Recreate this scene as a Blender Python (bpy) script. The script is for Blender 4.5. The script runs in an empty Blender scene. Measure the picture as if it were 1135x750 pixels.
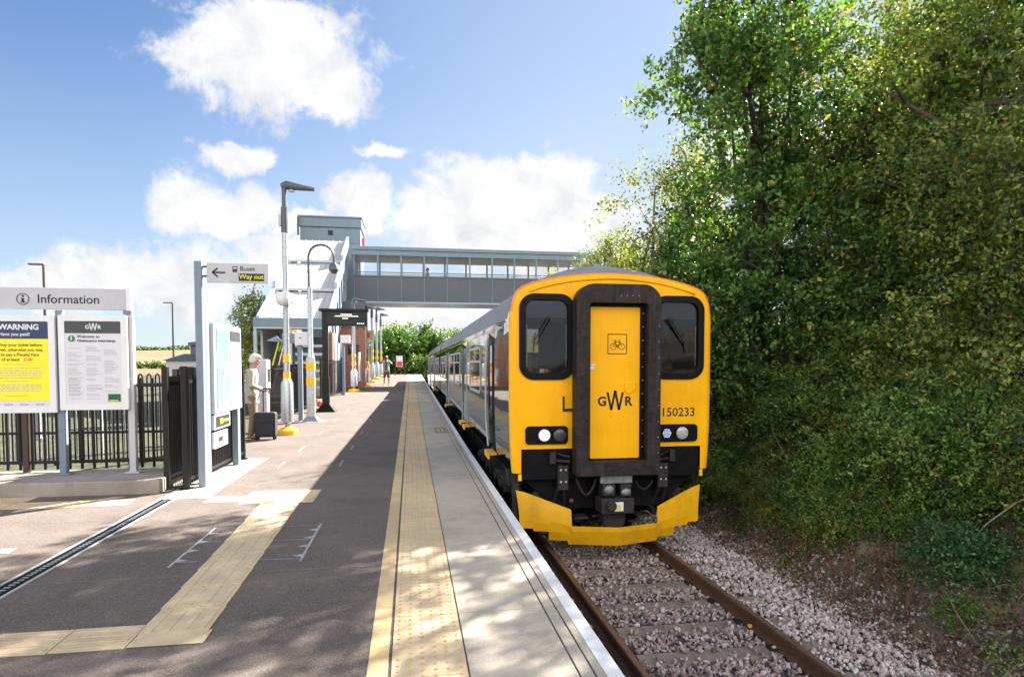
import bpy, bmesh, math, random
import numpy as np
from mathutils import Vector, Matrix
from mathutils.geometry import tessellate_polygon

S = bpy.context.scene
COL = S.collection
R = math.radians

# ------------------------------------------------------------------ camera
cam_d = bpy.data.cameras.new('camera')
cam = bpy.data.objects.new('camera', cam_d); COL.objects.link(cam); S.camera = cam
cam_d.sensor_fit = 'HORIZONTAL'; cam_d.sensor_width = 36.0
cam_d.lens = 700/1135*36
cam_d.shift_y = 0.0525
cam_d.clip_start = 0.05; cam_d.clip_end = 6000
cam.location = (0, 0, 1.6)
cam.rotation_euler = (R(90-2.5), 0, R(-9.12))

# ------------------------------------------------------------------ sun, sky, exposure
SUN_AZ, SUN_EL = R(51), R(36)          # azimuth from +Y towards +X
sd = Vector((math.sin(SUN_AZ)*math.cos(SUN_EL), math.cos(SUN_AZ)*math.cos(SUN_EL), math.sin(SUN_EL)))
sun_d = bpy.data.lights.new('sun', 'SUN'); sun_d.energy = 5.0; sun_d.angle = R(0.53); sun_d.color = (1.0, 0.95, 0.86)
sun = bpy.data.objects.new('sun', sun_d); COL.objects.link(sun)
sun.rotation_euler = sd.to_track_quat('Z', 'Y').to_euler(); sun.location = sd*60
S.view_settings.view_transform = 'Standard'; S.view_settings.look = 'None'
S.view_settings.exposure = 2.5; S.view_settings.gamma = 1.0; S.view_settings.use_curve_mapping = False
S.cycles.max_bounces = 6; S.cycles.transparent_max_bounces = 12
S.cycles.diffuse_bounces = 4; S.cycles.glossy_bounces = 3; S.cycles.transmission_bounces = 4
S.cycles.use_denoising = True
S.cycles.sample_clamp_indirect = 6
S.cycles.caustics_reflective = False; S.cycles.caustics_refractive = False

W = bpy.data.worlds.new('World'); S.world = W; W.use_nodes = True
def build_sky():
    nt = W.node_tree; N = nt.nodes; L = nt.links; N.clear()
    out = N.new('ShaderNodeOutputWorld'); bg = N.new('ShaderNodeBackground'); bg.inputs[1].default_value = 0.05
    L.new(bg.outputs[0], out.inputs[0])
    sky = N.new('ShaderNodeTexSky'); sky.sky_type = 'NISHITA'; sky.sun_disc = False
    sky.sun_elevation = SUN_EL; sky.sun_rotation = SUN_AZ; sky.altitude = 100
    sky.air_density = 1.0; sky.dust_density = 0.25; sky.ozone_density = 2.5
    tc = N.new('ShaderNodeTexCoord')
    sep = N.new('ShaderNodeSeparateXYZ'); L.new(tc.outputs['Generated'], sep.inputs[0])
    def M(op, a, b=None, clamp=False):
        n = N.new('ShaderNodeMath'); n.operation = op; n.use_clamp = clamp
        for i, v in enumerate((a, b)):
            if v is None: continue
            if isinstance(v, (int, float)): n.inputs[i].default_value = v
            else: L.new(v, n.inputs[i])
        return n.outputs[0]
    yy = M('MAXIMUM', sep.outputs[1], 0.04)
    u = M('DIVIDE', sep.outputs[0], yy); v = M('DIVIDE', sep.outputs[2], yy)
    comb = N.new('ShaderNodeCombineXYZ'); L.new(u, comb.inputs[0]); L.new(v, comb.inputs[1])
    uv = comb.outputs[0]
    def noise(scale, detail, rough, dist=0.0, off=(0, 0, 0), src=None):
        mp = N.new('ShaderNodeMapping'); L.new(src or uv, mp.inputs[0]); mp.inputs['Location'].default_value = off
        n = N.new('ShaderNodeTexNoise'); L.new(mp.outputs[0], n.inputs['Vector'])
        n.inputs['Scale'].default_value = scale; n.inputs['Detail'].default_value = detail
        n.inputs['Roughness'].default_value = rough; n.inputs['Distortion'].default_value = dist
        return n
    clouds = [(-0.201, 0.459, 0.144, 0.081), (-0.299, 0.454, 0.062, 0.036), (-0.118, 0.428, 0.069, 0.056), (-0.207, 0.513, 0.075, 0.036),
              (-0.038, 0.34, 0.041, 0.012), (-0.252, 0.309, 0.051, 0.024), (-0.312, 0.241, 0.06, 0.05),
              (-0.253, 0.222, 0.071, 0.045), (-0.066, 0.251, 0.049, 0.046), (-0.14, 0.217, 0.067, 0.024), (0.107, 0.267, 0.095, 0.064),
              (0.043, 0.233, 0.085, 0.05), (0.23, 0.273, 0.069, 0.065), (0.282, 0.224, 0.092, 0.058), (-0.442, 0.122, 0.116, 0.044),
              (-0.548, 0.117, 0.058, 0.022), (-0.333, 0.125, 0.114, 0.053), 
              (0.193, 0.307, 0.044, 0.028), (0.15, 0.206, 0.178, 0.057), (-0.167, 0.155, 0.08, 0.04),
              (-0.02, 0.048, 0.17, 0.084), (0.7, 0.35, 0.2, 0.08), (-1.1, 0.4, 0.3, 0.1), (-0.8, 0.2, 0.15, 0.05),
              (1.3, 0.6, 0.4, 0.12), (-1.8, 0.9, 0.5, 0.2)]
    warp = noise(9.0, 5, 0.6)
    wv = N.new('ShaderNodeVectorMath'); wv.operation = 'SUBTRACT'; L.new(warp.outputs['Color'], wv.inputs[0]); wv.inputs[1].default_value = (0.5, 0.5, 0.5)
    ws = N.new('ShaderNodeVectorMath'); ws.operation = 'SCALE'; L.new(wv.outputs[0], ws.inputs[0]); ws.inputs['Scale'].default_value = 0.09
    wa = N.new('ShaderNodeVectorMath'); wa.operation = 'ADD'; L.new(uv, wa.inputs[0]); L.new(ws.outputs[0], wa.inputs[1])
    flat = N.new('ShaderNodeVectorMath'); flat.operation = 'MULTIPLY'; L.new(wa.outputs[0], flat.inputs[0]); flat.inputs[1].default_value = (1, 1, 0)
    acc = None
    for (cu, cv, ra, rb) in clouds:
        s = N.new('ShaderNodeVectorMath'); s.operation = 'SUBTRACT'; L.new(flat.outputs[0], s.inputs[0]); s.inputs[1].default_value = (cu, cv, 0)
        m = N.new('ShaderNodeVectorMath'); m.operation = 'MULTIPLY'; L.new(s.outputs[0], m.inputs[0]); m.inputs[1].default_value = (1/ra, 1/rb, 0)
        ln = N.new('ShaderNodeVectorMath'); ln.operation = 'LENGTH'; L.new(m.outputs[0], ln.inputs[0])
        d = M('SUBTRACT', 1.15, ln.outputs['Value'])
        acc = d if acc is None else M('MAXIMUM', acc, d)
    fbm = noise(17.0, 10, 0.66, 0.3, (3.1, 7.7, 0))
    nz = M('MULTIPLY', M('SUBTRACT', fbm.outputs['Fac'], 0.5), 2.0)
    dens = M('ADD', acc, nz)
    mr = N.new('ShaderNodeMapRange'); mr.interpolation_type = 'SMOOTHSTEP'; L.new(dens, mr.inputs[0])
    mr.inputs[1].default_value = -0.15; mr.inputs[2].default_value = 0.48
    mask = M('MULTIPLY', mr.outputs[0], 0.97)
    # the low air is milky with thin cloud
    hz = N.new('ShaderNodeMapRange'); hz.interpolation_type = 'SMOOTHSTEP'; L.new(sep.outputs[2], hz.inputs[0])
    hz.inputs[1].default_value = 0.5; hz.inputs[2].default_value = -0.02; hz.inputs[3].default_value = 0.0; hz.inputs[4].default_value = 0.62
    veil = noise(2.2, 4, 0.55, 0.3, (1.7, 0.4, 0), tc.outputs['Generated'])
    az = N.new('ShaderNodeMapRange'); az.interpolation_type = 'SMOOTHSTEP'; L.new(sep.outputs[0], az.inputs[0]); az.inputs[1].default_value = -0.45; az.inputs[2].default_value = 0.55; az.inputs[4].default_value = 0.62
    hzv = M('ADD', M('MULTIPLY', hz.outputs[0], M('ADD', 0.55, M('MULTIPLY', veil.outputs['Fac'], 0.8))), M('MULTIPLY', az.outputs[0], M('ADD', 0.6, M('MULTIPLY', veil.outputs['Fac'], 0.6))), True)
    hzv = M('MINIMUM', hzv, 0.9)
    puff = noise(12.0, 8, 0.62, 0.3, (0.3, -0.25, 0))
    cr = N.new('ShaderNodeValToRGB'); L.new(puff.outputs['Fac'], cr.inputs[0])
    cr.color_ramp.elements[0].position = 0.3; cr.color_ramp.elements[0].color = (2.75, 2.83, 3.0, 1)
    cr.color_ramp.elements[1].position = 0.62; cr.color_ramp.elements[1].color = (3.95, 3.92, 3.85, 1)
    def mix(f, a, b):
        n = N.new('ShaderNodeMix'); n.data_type = 'RGBA'
        L.new(f, n.inputs[0])
        for s_, v_ in ((6, a), (7, b)):
            if isinstance(v_, tuple): n.inputs[s_].default_value = v_
            else: L.new(v_, n.inputs[s_])
        return n.outputs[2]
    tone = N.new('ShaderNodeMix'); tone.data_type = 'RGBA'; tone.blend_type = 'MULTIPLY'; tone.inputs[0].default_value = 1.0
    L.new(sky.outputs[0], tone.inputs[6]); tone.inputs[7].default_value = (0.46, 0.53, 0.62, 1)
    c1 = mix(hzv, tone.outputs[2], (2.8, 3.05, 3.3, 1))
    c2 = mix(mask, c1, cr.outputs[0])
    # unseen bright clouds added behind the viewer to light the shaded train front
    back = noise(2.6, 6, 0.6, 0.4, (4.2, 1.1, 0.3), tc.outputs['Generated'])
    bm_ = N.new('ShaderNodeMapRange'); bm_.interpolation_type = 'SMOOTHSTEP'; L.new(back.outputs['Fac'], bm_.inputs[0]); bm_.inputs[1].default_value = 0.36; bm_.inputs[2].default_value = 0.56
    by = N.new('ShaderNodeMapRange'); by.interpolation_type = 'SMOOTHSTEP'; L.new(sep.outputs[1], by.inputs[0]); by.inputs[1].default_value = 0.12; by.inputs[2].default_value = -0.25
    bz_ = N.new('ShaderNodeMapRange'); L.new(sep.outputs[2], bz_.inputs[0]); bz_.inputs[1].default_value = 0.09; bz_.inputs[2].default_value = 0.26
    bt = N.new('ShaderNodeMapRange'); bt.interpolation_type = 'SMOOTHSTEP'; L.new(sep.outputs[2], bt.inputs[0]); bt.inputs[1].default_value = 0.85; bt.inputs[2].default_value = 0.45
    bmask = M('MULTIPLY', M('MULTIPLY', M('MULTIPLY', bm_.outputs[0], by.outputs[0]), bz_.outputs[0]), bt.outputs[0])
    c2 = mix(bmask, c2, (18.5, 17.9, 17.1, 1))
    L.new(c2, bg.inputs[0])
    W.cycles.sampling_method = 'MANUAL'; W.cycles.sample_map_resolution = 512
build_sky()

# ------------------------------------------------------------------ helpers
def pz(y):                                   # the platform rises gently away from the camera
    return 0.011*max(0.0, y-12)

class MB:
    """collects shapes; build() links them as ONE mesh object"""
    def __init__(s, off=(0, 0, 0)):
        s.V = []; s.F = []; s.M = []; s.P = []; s.np = 0; s.off = Vector(off)
    def add(s, verts, faces, m=0):
        b = len(s.V); s.V += [Vector(v)+s.off for v in verts]
        s.F += [tuple(b+i for i in f) for f in faces]; s.M += [m]*len(faces); s.P += [s.np]*len(faces); s.np += 1
        return s
    def box(s, x0, x1, y0, y1, z0, z1, m=0):
        v = [(x, y, z) for x in (x0, x1) for y in (y0, y1) for z in (z0, z1)]
        return s.add(v, [(0, 1, 3, 2), (4, 6, 7, 5), (0, 4, 5, 1), (2, 3, 7, 6), (0, 2, 6, 4), (1, 5, 7, 3)], m)
    def tube(s, pts, rad, n=10, m=0, caps=True):
        pts = [Vector(p) for p in pts]
        if not isinstance(rad, (list, tuple)): rad = [rad]*len(pts)
        V = []; prev = None
        for i, p in enumerate(pts):
            t = (pts[min(i+1, len(pts)-1)]-pts[max(i-1, 0)]).normalized()
            if prev is None:
                a = t.cross(Vector((0, 0, 1)))
                if a.length < 0.1: a = t.cross(Vector((1, 0, 0)))
            else:
                a = prev-t*prev.dot(t)
            a.normalize(); prev = a; b = t.cross(a)
            for k in range(n):
                th = 2*math.pi*k/n
                V.append(p+(a*math.cos(th)+b*math.sin(th))*rad[i])
        F = [(i*n+k, i*n+(k+1) % n, (i+1)*n+(k+1) % n, (i+1)*n+k) for i in range(len(pts)-1) for k in range(n)]
        if caps: F += [tuple(range(n))[::-1], tuple((len(pts)-1)*n+k for k in range(n))]
        return s.add(V, F, m)
    def cyl(s, p0, p1, r, r1=None, n=14, m=0):
        return s.tube([p0, p1], [r, r if r1 is None else r1], n, m)
    def bar(s, p0, p1, w, h, m=0):            # square-section bar
        p0, p1 = Vector(p0), Vector(p1); t = (p1-p0).normalized()
        a = t.cross(Vector((0, 0, 1)))
        if a.length < 0.05: a = Vector((1, 0, 0))
        a.normalize(); b = a.cross(t)
        v = [p+a*sx*w/2+b*sz*h/2 for p in (p0, p1) for sx, sz in ((-1, -1), (1, -1), (1, 1), (-1, 1))]
        return s.add(v, [(0, 1, 2, 3), (7, 6, 5, 4), (0, 4, 5, 1), (1, 5, 6, 2), (2, 6, 7, 3), (3, 7, 4, 0)], m)
    def prism(s, poly, axis, a, b, m=0, holes=()):
        """polygon (u,v) extruded along an axis from a to b, with optional holes"""
        f = {'x': lambda u, v, w: (w, u, v), 'y': lambda u, v, w: (u, w, v), 'z': lambda u, v, w: (u, v, w)}[axis]
        loops = [list(poly)]+[list(h_) for h_ in holes]
        flat = [p for l in loops for p in l]; n = len(flat)
        tri = tessellate_polygon([[Vector((p[0], p[1], 0)) for p in l] for l in loops])
        V = [f(p[0], p[1], a) for p in flat]+[f(p[0], p[1], b) for p in flat]
        F = [tuple(t) for t in tri]+[tuple(n+i for i in t)[::-1] for t in tri]
        k = 0
        for l in loops:
            c = len(l)
            F += [(k+i, k+(i+1) % c, n+k+(i+1) % c, n+k+i) for i in range(c)]
            k += c
        return s.add(V, F, m)
    def ball(s, c, r, seg=12, rings=8, m=0):
        if not isinstance(r, (tuple, list)): r = (r, r, r)
        V = [(c[0], c[1], c[2]-r[2])]
        for i in range(1, rings):
            ph = math.pi*i/rings
            for k in range(seg):
                th = 2*math.pi*k/seg
                V.append((c[0]+r[0]*math.sin(ph)*math.cos(th), c[1]+r[1]*math.sin(ph)*math.sin(th), c[2]-r[2]*math.cos(ph)))
        V.append((c[0], c[1], c[2]+r[2])); top = len(V)-1
        F = [(0, 1+(k+1) % seg, 1+k) for k in range(seg)]
        for i in range(rings-2):
            for k in range(seg):
                F.append((1+i*seg+k, 1+i*seg+(k+1) % seg, 1+(i+1)*seg+(k+1) % seg, 1+(i+1)*seg+k))
        F += [(top, 1+(rings-2)*seg+k, 1+(rings-2)*seg+(k+1) % seg) for k in range(seg)]
        return s.add(V, F, m)
    def loft(s, rings, m=0, close=True, caps=False):
        n = len(rings[0]); V = [p for r in rings for p in r]
        F = []
        for i in range(len(rings)-1):
            for k in range(n if close else n-1):
                F.append((i*n+k, i*n+(k+1) % n, (i+1)*n+(k+1) % n, (i+1)*n+k))
        if caps: F += [tuple(range(n)), tuple((len(rings)-1)*n+k for k in range(n))[::-1]]
        return s.add(V, F, m)
    def quad(s, a, b, c, d, m=0): return s.add([a, b, c, d], [(0, 1, 2, 3)], m)
    def split(s, mode):
        groups = {}
        vp = {}
        for f, p in zip(s.F, s.P):
            vp.setdefault(p, set()).update(f)
        key = {}
        for p, vs in vp.items():
            c = sum((s.V[i]-s.off for i in vs), Vector())/len(vs)
            key[p] = p if mode == 'piece' else (c.x > 0 if mode == 'side' else (c.y > mode[1]))
        for k in dict.fromkeys(key.values()):
            b = MB(); 
            for f, p, m in zip(s.F, s.P, s.M):
                if key[p] == k: b.add([s.V[i] for i in f], [tuple(range(len(f)))], m)
            yield b
    def build_each(s, name, mats, parent=None, mode='piece', **kw):
        out = []
        for b in s.split(mode):
            o = b.build(name, mats, parent, weld=True, **kw); out.append(o)
        return out
    def build(s, name, mats, parent=None, smooth=False, bevel=0, recalc=True, kind=None, label=None, weld=False):
        o0 = root_loc(parent)
        me = bpy.data.meshes.new(name); me.from_pydata([v-o0 for v in s.V], [], s.F)
        if recalc:
            bm = bmesh.new(); bm.from_mesh(me)
            if weld: bmesh.ops.remove_doubles(bm, verts=bm.verts, dist=0.0002)
            bmesh.ops.recalc_face_normals(bm, faces=bm.faces); bm.to_mesh(me); bm.free()
        mats = mats if isinstance(mats, (list, tuple)) else [mats]
        for m_ in mats: me.materials.append(m_)
        if len(mats) > 1: me.polygons.foreach_set('material_index', s.M)
        if smooth: me.polygons.foreach_set('use_smooth', [True]*len(me.polygons))
        o = link(name, me, parent)
        if kind: o['kind'] = kind
        if label: o['label'] = label
        if bevel:
            b = o.modifiers.new('edge', 'BEVEL'); b.width = bevel; b.segments = 2; b.limit_method = 'ANGLE'; b.angle_limit = R(40)
        elif smooth == 'auto': shade_auto(o)
        return o

def shade_auto(o, ang=40):
    bm = bmesh.new(); bm.from_mesh(o.data)
    for e in bm.edges: e.smooth = not (len(e.link_faces) == 2 and e.calc_face_angle(3.0) > R(ang))
    bm.to_mesh(o.data); bm.free()

def link(name, data, parent=None):
    o = bpy.data.objects.new(name, data); COL.objects.link(o)
    if parent: o.parent = parent
    return o
def root_loc(p):
    if p is None: return Vector((0, 0, 0))
    while p.parent: p = p.parent
    return Vector(p.location)
def thing(name, label, cat, loc=(0, 0, 0), group=None):
    o = link(name, None); o.location = loc; o.empty_display_size = 0.2
    return tag(o, label, cat, group)
def tag(o, label, cat, group=None):
    o['label'] = label; o['category'] = cat
    if group: o['group'] = group
    return o
def copy_tree(o, parent=None):
    c = o.copy(); COL.objects.link(c)
    if parent: c.parent = parent
    for ch in o.children: copy_tree(ch, c)
    return c
def dup(o, loc, rz=None, label=None, group=None, scale=None):
    c = copy_tree(o); c.location = loc
    if rz is not None: c.rotation_euler.z = rz
    if scale is not None: c.scale = scale if isinstance(scale, (tuple, list)) else (scale,)*3
    if label: c['label'] = label
    if group: c['group'] = group
    return c
def rrect(x0, x1, z0, z1, r, n=6):
    rr = r if isinstance(r, (tuple, list)) else (r,)*4     # bl, br, tr, tl
    out = []
    for (cx, cz, a0, q) in ((x0, z0, 180, rr[0]), (x1, z0, 270, rr[1]), (x1, z1, 0, rr[2]), (x0, z1, 90, rr[3])):
        sx = 1 if cx == x0 else -1; sz = 1 if cz == z0 else -1
        for k in range(n+1):
            a = R(a0+90*k/n); out.append((cx+sx*q+q*math.cos(a), cz+sz*q+q*math.sin(a)))
    return out
def text(name, body, size, loc, mat, parent=None, face='-y', align='CENTER', bold=0.0, depth=0.0015, stretch=1.0, sub=None):
    cu = bpy.data.curves.new(name, 'FONT'); cu.body = body; cu.size = size; cu.align_x = align; cu.align_y = 'CENTER'
    cu.extrude = depth; cu.offset = bold; cu.resolution_u = 3
    t = bpy.data.objects.new('tmp', cu); COL.objects.link(t)
    dg = bpy.context.evaluated_depsgraph_get()
    me = bpy.data.meshes.new_from_object(t.evaluated_get(dg)); me.name = name
    bpy.data.objects.remove(t); bpy.data.curves.remove(cu)
    o0 = root_loc(parent); L0 = Vector(loc)
    if face == '-y': M = Matrix(((stretch, 0, 0), (0, 0, -1), (0, 1, 0))).to_4x4()
    elif face == '+x': M = Matrix(((0, 0, 1), (stretch, 0, 0), (0, 1, 0))).to_4x4()
    else: M = Matrix(((stretch, 0, 0), (0, 1, 0), (0, 0, 1))).to_4x4()
    me.transform(Matrix.Translation(L0-o0) @ M)
    me.materials.clear(); me.materials.append(mat)
    return link(name, me, parent)

# ------------------------------------------------------------------ materials
def mat(name, col, rough=0.6, metal=0.0, var=0.12, scale=6.0, bump=0.0, bscale=60.0, col2=None, big=0.0, spec=0.5, coat=0.0,
        emit=None, estr=0.0, speck=None, speck_scale=180.0, speck_w=0.1):
    m = bpy.data.materials.new(name); m.use_nodes = True
    nt = m.node_tree; N = nt.nodes; L = nt.links; B = N['Principled BSDF']
    B.inputs['Roughness'].default_value = rough; B.inputs['Metallic'].default_value = metal
    B.inputs['Specular IOR Level'].default_value = spec; B.inputs['Coat Weight'].default_value = coat
    tc = N.new('ShaderNodeTexCoord')
    n1 = N.new('ShaderNodeTexNoise'); L.new(tc.outputs['Object'], n1.inputs['Vector'])
    n1.inputs['Scale'].default_value = scale; n1.inputs['Detail'].default_value = 6; n1.inputs['Roughness'].default_value = 0.65
    cr = N.new('ShaderNodeValToRGB'); L.new(n1.outputs['Fac'], cr.inputs[0])
    a = tuple(c*(1-var) for c in col); b = tuple(min(c*(1+var), 1) for c in (col2 or col))
    cr.color_ramp.elements[0].position = 0.32; cr.color_ramp.elements[0].color = (*a, 1)
    cr.color_ramp.elements[1].position = 0.68; cr.color_ramp.elements[1].color = (*b, 1)
    src = cr.outputs[0]
    def mx(blend, fac, A, Bv):
        n = N.new('ShaderNodeMix'); n.data_type = 'RGBA'; n.blend_type = blend
        if isinstance(fac, float): n.inputs[0].default_value = fac
        else: L.new(fac, n.inputs[0])
        L.new(A, n.inputs[6])
        if isinstance(Bv, tuple): n.inputs[7].default_value = Bv
        else: L.new(Bv, n.inputs[7])
        return n.outputs[2]
    if big:
        n2 = N.new('ShaderNodeTexNoise'); L.new(tc.outputs['Object'], n2.inputs['Vector'])
        n2.inputs['Scale'].default_value = scale*0.12; n2.inputs['Detail'].default_value = 5; n2.inputs['Distortion'].default_value = 0.6
        c2 = N.new('ShaderNodeValToRGB'); L.new(n2.outputs['Fac'], c2.inputs[0])
        c2.color_ramp.elements[0].position = 0.35; c2.color_ramp.elements[0].color = (1-big, 1-big, 1-big, 1)
        c2.color_ramp.elements[1].position = 0.65; c2.color_ramp.elements[1].color = (1+big*0.5,)*3+(1,)
        src = mx('MULTIPLY', 1.0, src, c2.outputs[0])
    if speck:
        vo = N.new('ShaderNodeTexVoronoi'); L.new(tc.outputs['Object'], vo.inputs['Vector']); vo.inputs['Scale'].default_value = speck_scale
        bw = N.new('ShaderNodeSeparateColor'); L.new(vo.outputs['Color'], bw.inputs[0])
        mr = N.new('ShaderNodeMapRange'); L.new(bw.outputs[0], mr.inputs[0]); mr.inputs[1].default_value = 1-speck_w; mr.inputs[2].default_value = 1-speck_w*0.5
        src = mx('MIX', mr.outputs[0], src, (*speck, 1))
    L.new(src, B.inputs['Base Color'])
    rr = N.new('ShaderNodeMapRange'); L.new(n1.outputs['Fac'], rr.inputs[0])
    rr.inputs[1].default_value = 0.3; rr.inputs[2].default_value = 0.7
    rr.inputs[3].default_value = max(rough*0.82, 0.02); rr.inputs[4].default_value = min(rough*1.18, 1)
    L.new(rr.outputs[0], B.inputs['Roughness'])
    if bump:
        nb = N.new('ShaderNodeTexNoise'); L.new(tc.outputs['Object'], nb.inputs['Vector']); nb.inputs['Scale'].default_value = bscale; nb.inputs['Detail'].default_value = 4
        bp = N.new('ShaderNodeBump'); bp.inputs['Strength'].default_value = bump; bp.inputs['Distance'].default_value = 0.02
        L.new(nb.outputs['Fac'], bp.inputs['Height']); L.new(bp.outputs[0], B.inputs['Normal'])
    if emit:
        B.inputs['Emission Color'].default_value = (*emit, 1); B.inputs['Emission Strength'].default_value = estr
    return m

def glass(name, tint=(0.02, 0.025, 0.03), clear=0.75, rough=0.03):
    m = bpy.data.materials.new(name); m.use_nodes = True
    nt = m.node_tree; N = nt.nodes; L = nt.links; N.clear()
    out = N.new('ShaderNodeOutputMaterial'); g = N.new('ShaderNodeBsdfGlossy'); g.inputs['Roughness'].default_value = rough
    t = N.new('ShaderNodeBsdfTransparent'); t.inputs[0].default_value = (clear, clear*1.01, clear*1.02, 1)
    tc = N.new('ShaderNodeTexCoord'); n = N.new('ShaderNodeTexNoise'); L.new(tc.outputs['Object'], n.inputs['Vector']); n.inputs['Scale'].default_value = 1.3
    bp = N.new('ShaderNodeBump'); bp.inputs['Strength'].default_value = 0.04; bp.inputs['Distance'].default_value = 0.05
    L.new(n.outputs['Fac'], bp.inputs['Height']); L.new(bp.outputs[0], g.inputs['Normal'])
    fr = N.new('ShaderNodeFresnel'); fr.inputs[0].default_value = 1.5
    mx = N.new('ShaderNodeMixShader'); L.new(fr.outputs[0], mx.inputs[0]); L.new(t.outputs[0], mx.inputs[1]); L.new(g.outputs[0], mx.inputs[2])
    L.new(mx.outputs[0], out.inputs[0])
    return m

def leaf_mat(name, cols, trans=0.35):
    """cols: dark, mid, light, accent; per-leaf 'tint' picks along them"""
    m = bpy.data.materials.new(name); m.use_nodes = True
    nt = m.node_tree; N = nt.nodes; L = nt.links; N.clear()
    out = N.new('ShaderNodeOutputMaterial')
    at = N.new('ShaderNodeAttribute'); at.attribute_name = 'tint'
    cr = N.new('ShaderNodeValToRGB'); L.new(at.outputs['Fac'], cr.inputs[0])
    e = cr.color_ramp.elements
    e[0].position = 0.0; e[0].color = (*cols[0], 1); e[1].position = 0.97; e[1].color = (*cols[2], 1)
    q = e.new(0.5); q.color = (*cols[1], 1); q = e.new(1.0); q.color = (*cols[3], 1)
    oi = N.new('ShaderNodeObjectInfo')
    hs = N.new('ShaderNodeHueSaturation'); L.new(cr.outputs[0], hs.inputs['Color'])
    mr = N.new('ShaderNodeMapRange'); L.new(oi.outputs['Random'], mr.inputs[0]); mr.inputs[3].default_value = 0.485; mr.inputs[4].default_value = 0.515
    L.new(mr.outputs[0], hs.inputs['Hue'])
    d = N.new('ShaderNodeBsdfPrincipled'); d.inputs['Roughness'].default_value = 0.42; d.inputs['Specular IOR Level'].default_value = 0.4
    L.new(hs.outputs[0], d.inputs['Base Color'])
    t = N.new('ShaderNodeBsdfTranslucent')
    g = N.new('ShaderNodeMix'); g.data_type = 'RGBA'; g.blend_type = 'MULTIPLY'; g.inputs[0].default_value = 1.0
    L.new(hs.outputs[0], g.inputs[6]); g.inputs[7].default_value = (1.45, 1.4, 0.75, 1)
    L.new(g.outputs[2], t.inputs[0])
    mx = N.new('ShaderNodeMixShader'); mx.inputs[0].default_value = trans
    L.new(d.outputs[0], mx.inputs[1]); L.new(t.outputs[0], mx.inputs[2]); L.new(mx.outputs[0], out.inputs[0])
    return m

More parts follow.
